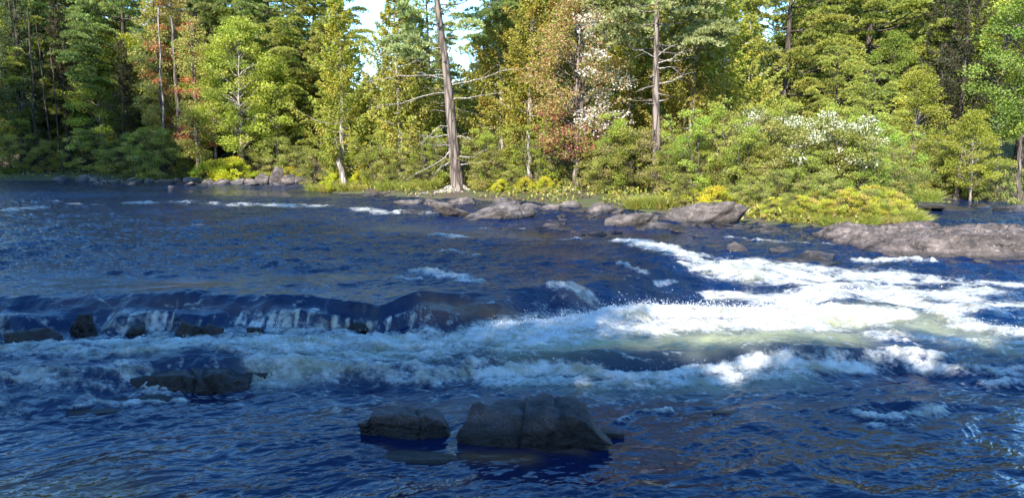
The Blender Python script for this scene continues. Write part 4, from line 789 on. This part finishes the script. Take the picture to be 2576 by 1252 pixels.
# front rank, each with a label of its own
front = [
 (CA, 862, 41, 1.02, 'ochre-green cedar on a pale leaning trunk at the grassy point', 'cedar tree'),
 (CB, 1008, 40, 1.12, 'tall yellow-green cedar just left of the centre pine', 'cedar tree'),
 (CB, 1052, 42, 1.0, 'narrower cedar between the tall cedar and the centre pine', 'cedar tree'),
 (CC, 935, 43, .72, 'shorter dense cedar behind the grassy point', 'cedar tree'),
 (CA, 1330, 37, .98, 'bright yellow-green cedar right of the centre pine', 'cedar tree'),
 (CC, 1262, 39, 1.05, 'broad bushy cedar beside the bright yellow-green one', 'cedar tree'),
 (CA, 1395, 42, 1.1, 'cedar showing behind the left side of the red maple', 'cedar tree'),
 (RM, 1452, 33.5, .96, 'maple turning brown-red with pale upturned leaves and painted sun glints on its right side', 'maple tree'),
 (CC, 1735, 34, 1.0, 'olive cedar just right of the straight grey-trunked pine', 'cedar tree'),
 (CA, 1810, 35, .93, 'second olive cedar right of the straight grey-trunked pine', 'cedar tree'),
 (CB, 1872, 36, .86, 'third cedar, tinged orange, before the layered pines', 'cedar tree'),
 (CA, 1580, 37, 1.0, 'dark-hearted cedar between red maple and straight pine', 'cedar tree'),
 (CB, 1690, 38, 1.02, 'cedar standing behind the straight grey-trunked pine', 'cedar tree'),
 (BA, 612, 51, 1.1, 'bright lime-green broadleaf tree left of the leaning cedar', 'broadleaf tree'),
 (BB, 700, 53, 1.0, 'smaller lime-green broadleaf tree behind the far bank stones', 'broadleaf tree'),
 (BB, 545, 55, 1.1, 'lime broadleaf tree showing left of the brightest one', 'broadleaf tree'),
 (RT, 500, 51, 1.0, 'slim maple with scarlet patches above the yellow shrub', 'maple tree'),
 (RT, 415, 52, 1.1, 'tall pale-trunked tree with rusty orange leaves on the left bank', 'maple tree'),
 (RT, 455, 54, 1.15, 'rusty tree between the pale-trunked tree and the scarlet maple', 'maple tree'),
 (BA, 290, 58, 1.0, 'green broadleaf tree lit up behind the shaded trees', 'broadleaf tree'),
 (BB, 350, 57, 1.15, 'yellowing broadleaf tree at the edge of the left shade', 'broadleaf tree'),
 (PD, 1965, 40, .98, 'layered pine with flat shelves of foliage, left of the great pine', 'pine tree'),
 (PA, 2165, 44, .92, 'great spreading pine at right with bare limb stubs', 'pine tree'),
 (PC, 2180, 33, .42, 'low round-topped young pine in front of the great pine', 'pine tree'),
 (PC, 2090, 36, .5, 'young pine at the left foot of the great pine', 'pine tree'),
 (BA, 2500, 40, 1.2, 'tall fresh-green broadleaf tree near the right edge', 'broadleaf tree'),
 (BC, 2590, 35, 1.0, 'darker broadleaf tree cut by the right edge', 'broadleaf tree'),
 (SB, 2400, 38, 1.15, 'brownish hemlock behind the back channel', 'hemlock tree'),
 (SB, 2350, 41, 1.2, 'second brownish hemlock, left of the other one', 'hemlock tree'),
 (BB, 2290, 37, .7, 'small green tree beside the pale broken trunk', 'broadleaf tree'),
 (BB, 2440, 34, .55, 'small bright sapling over the back channel', 'broadleaf tree'),
 (SB, 175, 55, 1.15, 'grey-brown hemlock at the edge of the left shade', 'hemlock tree'),
 (SB, 320, 54, .9, 'thin hemlock with dead twigs in front of the lit green tree', 'hemlock tree'),
 (SA, 60, 54, 1.1, 'dark spruce at the left edge of the frame', 'spruce tree'),
 (SA, 120, 57, 1.1, 'black spruce with a narrow spire in the left shade', 'spruce tree'),
 (SA, 225, 56, .75, 'shorter shaded spruce by the left bank', 'spruce tree'),
 (SA, -20, 56, 1.0, 'shaded spruce cut by the left edge of the frame', 'spruce tree'),
 (SA, 270, 60, .85, 'spruce in the shade behind the driftwood', 'spruce tree'),
 (SA, 775, 56, .6, 'dark young spruce between lime tree and leaning cedar', 'spruce tree'),
 (PB, 690, 62, 1.05, 'broad pine crown above the lime-green trees', 'pine tree'),
 (PA, 800, 58, .95, 'tall pine left of the blue gap of sky', 'pine tree'),
 (PA, 600, 66, 1.0, 'pine towering behind the lime-green tree', 'pine tree'),
 (PB, 330, 63, 1.05, 'pine crown over the lit green tree at left', 'pine tree'),
 (PB, 215, 66, 1.1, 'large pine crown above the left shade', 'pine tree'),
 (PA, 80, 60, 1.0, 'dark-trunked pine rising out of the left shade', 'pine tree'),
 (PB, 510, 62, 1.0, 'pine behind the scarlet-patched maple', 'pine tree'),
 (PA, 1300, 52, .7, 'dark pine right of the centre pine, with sky beside it', 'pine tree'),
 (PB, 1340, 50, .9, 'pine rising behind the bright yellow-green cedar', 'pine tree'),
 (PB, 1560, 50, .85, 'pine seen above the pale leaves of the red maple', 'pine tree'),
 (PA, 1765, 48, .74, 'pine top above the olive cedars', 'pine tree'),
 (PD, 2060, 48, 1.1, 'pine between the layered pine and the great pine', 'pine tree'),
 (PB, 2290, 50, 1.0, 'pine behind the great pine, on its right', 'pine tree'),
 (PA, 2440, 50, .95, 'pine above the brownish hemlocks', 'pine tree'),
 (PB, 2560, 46, 1.0, 'pine in the upper right corner', 'pine tree'),
 (SA, 1445, 44, .95, 'dark spruce behind the red maple', 'spruce tree'),
 (SA, 1200, 47, .62, 'dark small spruce right of the centre trunk', 'spruce tree'),
 (SA, 1860, 52, .95, 'spruce spire in the sky gap right of the olive cedars', 'spruce tree'),
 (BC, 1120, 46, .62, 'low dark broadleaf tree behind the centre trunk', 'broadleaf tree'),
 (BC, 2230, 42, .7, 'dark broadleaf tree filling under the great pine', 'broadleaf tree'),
]
for i, (pr_, u, Y_, s, lb, ct) in enumerate(front):
    put(pr_, u, Y_, lb, ct, None, s * (1 + .02 * R_.uniform(-1, 1)), R_.uniform(0, 6.28) if pr_ is not RM else 0)
# deep ranks: fill behind; what shows are slivers between the nearer trees
for rk, (Yr, protos) in enumerate([(49, [CC, PC, BC, CA]), (60, [PC, BC, BB, PD]), (68, [PD, PB, BA, PC]), (80, [PB, PA, PC, PA])]):
    n_ = 26 + rk * 4
    for i in range(n_):
        u = -140 + (i + R_.uniform(.1, .9)) * 2860 / n_
        y_ = Yr + R_.uniform(-2, 2)
        if rk == 0 and (u < 820 or 2250 < u): y_ += 10
        pr_ = protos[R_.randrange(len(protos))]; s = R_.uniform(.75, 1.05)
        gap = (870 < u < 1010) or (1120 < u < 1230) or (1850 < u < 1930)
        if gap: s *= .42
        elif pr_ in (PA, PB, PC) and (760 < u < 1300 or 1800 < u < 2000): pr_ = SA; s *= .7
        kd = {'pine_tree': 'pine tree', 'spruce_tree': 'spruce tree', 'cedar_tree': 'cedar tree', 'broadleaf_tree': 'broadleaf tree'}[pr_.name.split('.')[0]]
        side = 'left' if u < 850 else 'middle' if u < 1700 else 'right'
        rkn = ['just behind the front trees', 'deep in the wood', 'far back in the wood', 'at the very back of the wood'][rk]
        put(pr_, u, y_, f'{kd} {rkn}, {side} part of the forest', kd, f'{kd}s {rkn} on the {side}', s, R_.uniform(0, 6.28))

# shrub belt
shr = [(350, 50.5, 1.00, 0), (395, 49.5, 1.15, 0), (440, 49.5, 1.10, 1), (480, 50.5, 0.90, 1), (640, 51, 0.80, 1), (700, 51, 0.90, 0), (745, 50.5, 0.90, 1), (800, 43, 0.75, 0), (850, 42.5, 0.70, 1), (900, 42, 0.70, 0), (950, 40, 0.85, 1), (1000, 38.5, 0.70, 0), (1050, 38.2, 0.55, 1), (1095, 39, 0.80, 0), (1195, 37.5, 0.80, 0), (1230, 36, 0.75, 1), (1290, 35.2, 0.50, 1), (1380, 36, 0.70, 0), (1500, 32.5, 0.75, 0), (1535, 31.5, 0.80, 1), (1580, 31, 0.90, 0), (1610, 32.5, 1.00, 1), (1690, 29.8, 0.65, 0), (1735, 29, 0.72, 1), (1780, 29.5, 0.87, 0), (1830, 28, 0.80, 1), (1880, 27, 0.76, 0), (1930, 26, 0.76, 1), (1985, 26.5, 0.91, 0), (2040, 25, 0.72, 1), (2100, 25, 0.76, 0), (2160, 25.5, 0.72, 1), (2215, 26.5, 0.68, 0), (2255, 27.5, 0.57, 1), (1855, 31, 0.99, 0), (1940, 30, 0.95, 1), (1700, 33, 0.91, 1), (2040, 30, 0.91, 0), (2130, 30, 0.76, 1), (2210, 33, 0.76, 0), (2335, 36, 0.80, 0), (2380, 37, 0.70, 1), (2500, 34, 0.80, 0), (2560, 31.5, 0.90, 1), (2450, 35, 0.60, 1), (2300, 36.5, 0.90, 1), (20, 52, 0.90, 0), (120, 53, 0.90, 1), (220, 53, 1.00, 0), (290, 52.5, 0.90, 1), (1960, 23.8, 0.46, 0), (1900, 24.8, 0.46, 1), (2070, 23.2, 0.46, 1), (1850, 24.6, 0.38, 1), (1720, 27.3, 0.38, 0), (2110, 21.9, 0.27, 1), (2190, 22, 0.30, 0), (1990, 22.8, 0.30, 1)]
lm = [(0, 'left edge of the far bank'), (330, 'shaded far bank'), (520, 'far bank left of the yellow shrub'), (790, 'far bank behind the stone heap'), (960, 'grassy point'), (1160, 'foot of the cedars left of the centre trunk'), (1300, 'right side of the centre trunk'), (1520, 'bank by the red maple'), (1660, 'left foot of the straight grey-trunked pine'), (1800, 'right foot of the straight grey-trunked pine'), (1980, 'left part of the alder thicket'), (2120, 'middle of the alder thicket'), (2300, 'right end of the alder thicket'), (2460, 'far side of the back channel'), (4000, 'right edge by the back channel')]
cnt = {}
for (u, Y_, s, k_) in shr:
    where = next(b for a, b in lm if u <= a); cnt[where] = cnt.get(where, 0) + 1
    o_ = ['', 'second ', 'third ', 'fourth ', 'fifth ', 'sixth ', 'seventh ', 'eighth ', 'ninth ', 'tenth '][cnt[where] - 1]
    put(SH[k_], u, Y_, f"{o_}{'olive' if k_ == 0 else 'leafy green'} shrub at the {where}", 'shrub', 'shrubs along the banks', s, R_.uniform(0, 6.28))
UP = broad(77, 3.6, .85, .06, 60, 130, cols=[(.26, .34, .05), (.18, .25, .04), (.36, .42, .08), (.12, .17, .03)], rad=.03, bark='pine_bark', leaf=(.085, .04), name='sapling', cr=.24, stems=4)
for (u, Y_, s, lb) in [(1715, 29.8, .7, 'right beside the straight grey-trunked pine'), (1765, 28, .9, 'behind the large shoulder rock'), (1835, 27.6, 1.0, 'above the bright lime-yellow bush'), (1890, 26.2, .8, 'in the left part of the alder thicket'), (1950, 27.5, .95, 'standing proud left of the white blossom shrubs'), (2010, 24.6, .5, 'low in the middle of the alder thicket'), (2085, 27.6, .95, 'between the two white blossom shrubs'), (2150, 24.4, .5, 'in the right part of the alder thicket'), (2200, 25.5, .85, 'behind the yellow herbs of the island'), (2260, 27.5, .8, 'at the right end of the alder thicket'), (1240, 36.2, .8, 'just right of the centre pine trunk'), (1350, 35.4, .85, 'between bright cedar and red maple'), (1560, 31.6, .9, 'right of the red maple foot'), (1590, 31.5, .7, 'left of the straight grey-trunked pine'), (1090, 38.2, .8, 'left of the centre pine trunk'), (960, 39.8, .8, 'behind the grassy point'), (2420, 35.5, .9, 'over the still back channel')]:
    put(UP, u, Y_, 'upright leafy green sapling ' + lb, 'sapling', 'saplings in the bank thickets', s, R_.uniform(0, 6.28))
for (u, Y_, s, lb) in [(2045, 25.2, .92, 'shrub with creamy white blossom clusters, left of the pair over the thicket'), (2130, 25.0, .9, 'shrub with creamy white blossom clusters, right of the pair over the thicket'), (1880, 30, 1.0, 'tall shrub speckled white right of the olive cedars'), (1960, 29, .92, 'shrub with pale leaf tips between olive cedars and blossom shrubs')]:
    put(WH, u, Y_, lb, 'shrub', 'white flecked shrubs', s, R_.uniform(0, 6.28))
for (u, Y_, s, lb) in [(540, 49.6, 1.45, 'vivid yellow shrub on the far bank, left half'), (590, 49.8, 1.3, 'vivid yellow shrub on the far bank, right half'), (1800, 24.6, .72, 'vivid lime-yellow bush beside the large shoulder rock'), (845, 41, .75, 'small yellow bush in the grass of the point'), (905, 41, .6, 'small yellow bush above the pinkish boulder'), (1320, 34.4, .5, 'lime low bush on the bank below the cedars'), (1262, 35.2, .45, 'lime low bush right of the centre pine roots'), (1370, 33.9, .5, 'lime low bush left of the red maple roots'), (725, 50, .7, 'golden tuft above the far bank stones')]:
    put(YS, u, Y_, lb, 'bush', None, s, R_.uniform(0, 6.28))
hc = [(1760, 26.5, .9), (1900, 23.8, .8), (1945, 23.2, 1.1), (1985, 22.6, .9), (2025, 22.4, 1.2), (2065, 22, 1.1), (2100, 21.8, 1.2), (2140, 21.6, 1.25), (2180, 21.8, 1.3), (2215, 21.9, 1.2), (2250, 22.3, 1.2), (2275, 22.8, 1.0), (2120, 22.8, 1.4), (2200, 23, 1.5), (2240, 23.6, 1.3), (2040, 23.4, 1.2), (2160, 22.4, 1.1), (1680, 28.5, .9), (1540, 30.2, .8), (1245, 35.2, .8), (1225, 35.8, .7), (2385, 33, 1.0), (2360, 32.5, .8)]
for i, (u, Y_, s) in enumerate(hc):
    s *= (.52 if u > 2040 else .42)
    w1 = 'beyond the back channel' if u > 2300 else 'along the island shore above the rock ledge' if u > 2085 else 'along the shore left of the rock ledge' if u > 1880 else 'near the bright lime-yellow bush' if u > 1660 else 'on the middle bank'
    put(YW, u, Y_, f'yellow-green herb clump {w1}', 'herb clump', f'yellow-green herbs {w1}', s * R_.uniform(.75, 1.2), R_.uniform(0, 6.28))
gc = [(2060, 22.0, 1.0, 1), (2105, 21.6, .9, 0), (2140, 21.5, 1.1, 1), (2182, 21.7, .9, 0), (2214, 21.9, 1.15, 1), (2250, 22.1, 1.0, 0), (2268, 22.6, 1.2, 1), (2120, 22.2, 1.2, 0), (2195, 22.5, 1.2, 1), (2020, 22.5, 1.3, 0), (1600, 27.9, 1.2, 0), (1640, 27.6, 1.3, 0), (1675, 27.2, 1.2, 0), (1620, 28.2, 1.3, 1), (800, 41.5, 1.6, 0), (830, 41, 1.5, 1), (870, 40.2, 1.5, 0), (900, 39.8, 1.2, 1), (970, 38.6, 1.4, 0), (1040, 37.8, 1.3, 1), (1080, 37.4, 1.5, 0), (1015, 38, 1.3, 0), (2270, 21.9, 1.3, 0), (2290, 22.3, 1.2, 1), (2230, 21.3, 1.0, 1), (2180, 21.1, .9, 0), (2130, 21.2, .9, 1), (2090, 21.4, .8, 0), (2540, 31.5, 1.8, 0), (2570, 31, 1.8, 1), (2330, 33.5, 1.6, 0), (2350, 33, 1.4, 1), (2000, 22.2, .8, 1), (20, 52.4, 1.5, 0), (1380, 33.2, .8, 1)]
for i, (u, Y_, s, k_) in enumerate(gc):
    s *= .62
    w1 = 'at the right edge beyond the back channel' if u > 2500 else 'on the left side of the back channel' if u > 2320 else 'at the island shore by the rock ledge' if u > 1950 else 'behind the humped grey rock' if u > 1500 else 'on the middle bank' if u > 1100 else 'between the cedars and the centre pine roots' if u > 950 else 'on the grassy point' if u > 500 else 'on the shaded bank'
    put((GR, GR2)[k_], u, Y_, f'tuft of long yellow-green grass {w1}', 'grass tuft', f'grass tufts {w1}', s, R_.uniform(0, 6.28), dz=-.03)

# loose timber
def stick(name, label, cat, a, b, r0, r1, mat, n=8, wob=.03, extra=()):
    T = Tubes(); a = np.array(a, float); b = np.array(b, float); T.add(curve_pts(a, b, 0, n, gg, wob), np.linspace(r0, r1, n), 8, .12, 3)
    for e in extra: T.add(e[0], e[1], 5)
    return tag(obj(name, T.mesh(name, M[mat])), label, cat)
X1, Y1 = XY(871, 40.3); X2, _ = XY(846, 40.6, 3)
stick('leaning_trunk', 'pale bleached trunk leaning left at the grassy point', 'dead trunk', (X1, Y1, gz(X1, Y1) - .1), (X2 - .1, Y1 + .3, zat(350, 40.5)), .17, .11, 'pale_bark')
X1, Y1 = XY(2238, 36.5); stick('leaning_trunk', 'pale broken trunk leaning right under the great pine', 'dead trunk', (X1 - .1, Y1, gz(X1, Y1) - .1), (X1 + .42, Y1, zat(350, Y1)), .17, .13, 'pale_bark')
X1, Y1 = XY(2292, 40); stick('dead_snag', 'thin pale snag above the pale broken trunk', 'dead trunk', (X1 - .3, Y1, gz(X1, Y1)), (X1 + .3, Y1, zat(262, Y1)), .1, .05, 'pale_bark')
for (u, Y_, vt, r_, lb, mt) in [(75, 54.5, -60, .2, 'dark straight trunk at far left, thickest in the shade', 'dark_bark'), (97, 54, 20, .11, 'thin dark trunk right of the thickest shaded one', 'dark_bark'), (135, 54, 60, .08, 'thin dark pole trunk in the left shade', 'dark_bark'), (155, 53, 120, .07, 'thinnest dark pole trunk in the left shade', 'dark_bark'), (502, 50, 60, .2, 'pale slightly bent trunk below the scarlet maple', 'pine_bark'), (461, 51, 40, .2, 'broad grey trunk left of the bent pale one', 'pine_bark'), (417, 51, 20, .1, 'slim pale trunk on the left bank', 'pale_bark'), (469, 50.5, 260, .05, 'thin pale pole beside the broad grey trunk', 'pale_bark'), (322, 62, 0, .2, 'grey trunk showing above the lit green tree', 'dark_bark'), (1330, 35.2, 330, .12, 'pale forked trunk under the bright cedar', 'pale_bark'), (1390, 36, 300, .12, 'grey trunk left of the red maple trunk', 'pine_bark'), (1515, 32.5, 370, .05, 'thin grey trunk right of the red maple', 'pine_bark'), (1070, 38.5, 330, .17, 'dark trunk among the cedars left of the centre pine', 'dark_bark'), (2405, 34.5, 300, .13, 'grey dead trunk under the hemlocks', 'pine_bark'), (2572, 31.5, 340, .13, 'brown trunk at the right edge', 'pine_bark'), (1010, 43, 150, .12, 'pale trunk inside the tall cedar', 'pale_bark'), (1445, 33.2, 250, .17, 'stout grey trunk inside the red maple', 'pine_bark')]:
    Y_ += (5.5 if u < 520 else 0); r_ *= .8; X1, Y1 = XY(u, Y_); zt = zat(vt, Y_); z0_ = gz(X1, Y1) - .1
    ex = []
    for q_ in range(7):
        zz = z0_ + (zt - z0_) * gg.uniform(.35, .98); aa = gg.uniform(0, 6.28); ln = gg.uniform(.4, 1.3)
        ex.append((curve_pts(np.array([X1, Y1, zz]), np.array([X1 + math.cos(aa) * ln, Y1 + math.sin(aa) * ln, zz + .2 * ln * gg.normal()]), .05, 5, gg, .02), np.array([.02, .016, .012, .008, .004])))
    stick('bare_trunk', lb, 'tree trunk', (X1, Y1, z0_), (X1 + .25 * gg.normal(), Y1, zt), r_, r_ * .55, mt, 12, .04, ex)
def tangle(u, Y_, n, wd, label, lift=.25):
    X1, Y1 = XY(u, Y_, .8); T = Tubes()
    for i in range(n):
        a = np.array([X1 + wd * gg.uniform(-1, 1), Y1 + .4 * gg.normal(), .72 + lift * gg.random()]); e = a + np.array([gg.uniform(-1, 1) * wd * .8, .3 * gg.normal(), lift * gg.normal() * .6])
        T.add(curve_pts(a, e, .06 * gg.normal(), 6, gg, .03), np.linspace(.035, .01, 6), 5)
    tag(obj('driftwood', T.mesh('driftwood', M['dead_wood'])), label, 'driftwood')
tangle(275, 50.8, 26, 1.3, 'tangle of bleached driftwood on the shaded far bank', .3)
tangle(1095, 36.2, 16, 1.0, 'bleached driftwood and roots left of the centre pine foot', .12)
tangle(1425, 31.8, 22, 1.0, 'exposed roots and driftwood under the red maple', .16)
# forest floor cover
g = np.random.default_rng(91); n_ = 130000
yy = 20 + 55 * g.random(n_) ** 1.3; uu = -150 + 2900 * g.random(n_); xx = (uu - CX) / FPX * yy
dd = sdist(xx, yy); k = (dd > .12) & (pn(xx * .5, yy * .5, 44) > -.35); xx, yy = xx[k], yy[k]; zz = ground_z(xx, yy) + .30 * g.random(len(xx)) ** 1.5
P = np.stack([xx, yy, zz], 1); D = unit(g.normal(size=P.shape) + np.array([0, -.2, .7]))
V, _ = blades(P, D, .16 * (.6 + .8 * g.random(len(P))), .07, g)
tag(obj('ground_cover', mesh('ground_cover', V, np.arange(len(V)).reshape(-1, 4), M['leaf'], False, {'col': np.repeat(pick(SHR + [(.3, .3, .05), (.2, .13, .06)], len(P), g, .2), 4, 0)})), 'low leafy ground cover on the forest floor and banks', 'undergrowth', kind='stuff')

# trees of the near bank, beside and behind the viewer: they cast the foreground shade
back = [(x_ + R_.uniform(-.6, .6), y_ + R_.uniform(-.6, .6), pr_, s_) for (x_, y_, pr_, s_) in
  [(-10.6, -4, BC, 1.25), (-9.9, -7.6, BC, 1.2), (-9.6, -9, PC, 1.0), (-9.7, -6, PD, 1.05), (-11, -5, PB, .95), (-13.5, -6.5, PA, .85), (-16, -5, PB, .95), (-10, -9, PA, .9), (-14, -10, PB, 1.0), (-19, -6, PA, .9), (-18, -2, PB, .9), (-21, 2, PA, .9), (-24, 8, PB, .9), (-27, 13, PB, .9), (-12, -2.5, BC, 1.2), (-15, .5, BC, 1.2),
   (-6.2, -5.5, BC, .86), (-4, -6, PC, .74), (-2, -5.6, BC, .86), (0, -6, BC, .88), (2, -5.8, PC, .74), (4.2, -6, BC, .88), (-5, -8, PC, .84), (-1, -8, PC, .84), (3, -8.4, BC, 1.0), (-3, -7.6, BC, .95), (1, -8, BC, .95), (6.5, -7, BC, .9), (-7, -8.6, BC, 1.0), (9, -7.5, BC, .9),
   (-33.8, 33, PB, 1.11), (-35.5, 37, PA, 1.07), (-38, 34, PB, 1.20), (-40, 38, PA, 1.11), (-43, 35, PB, 1.24), (-36, 30, SA, 1.57), (-46, 39, PB, 1.20), (-41, 31, SA, 1.57), (-34.5, 35, SA, 1.47), (-38.5, 40, SA, 1.57), (-49, 36, PA, 1.11), (-44, 42, BC, 1.47), (-37, 37, BC, 1.57)]]
for (x_, y_, pr_, s) in back:
    put(pr_, 0, y_, 'tree on the near bank outside the picture', 'tree', 'trees on the near bank outside the picture', s, R_.uniform(0, 6.28), x=x_)
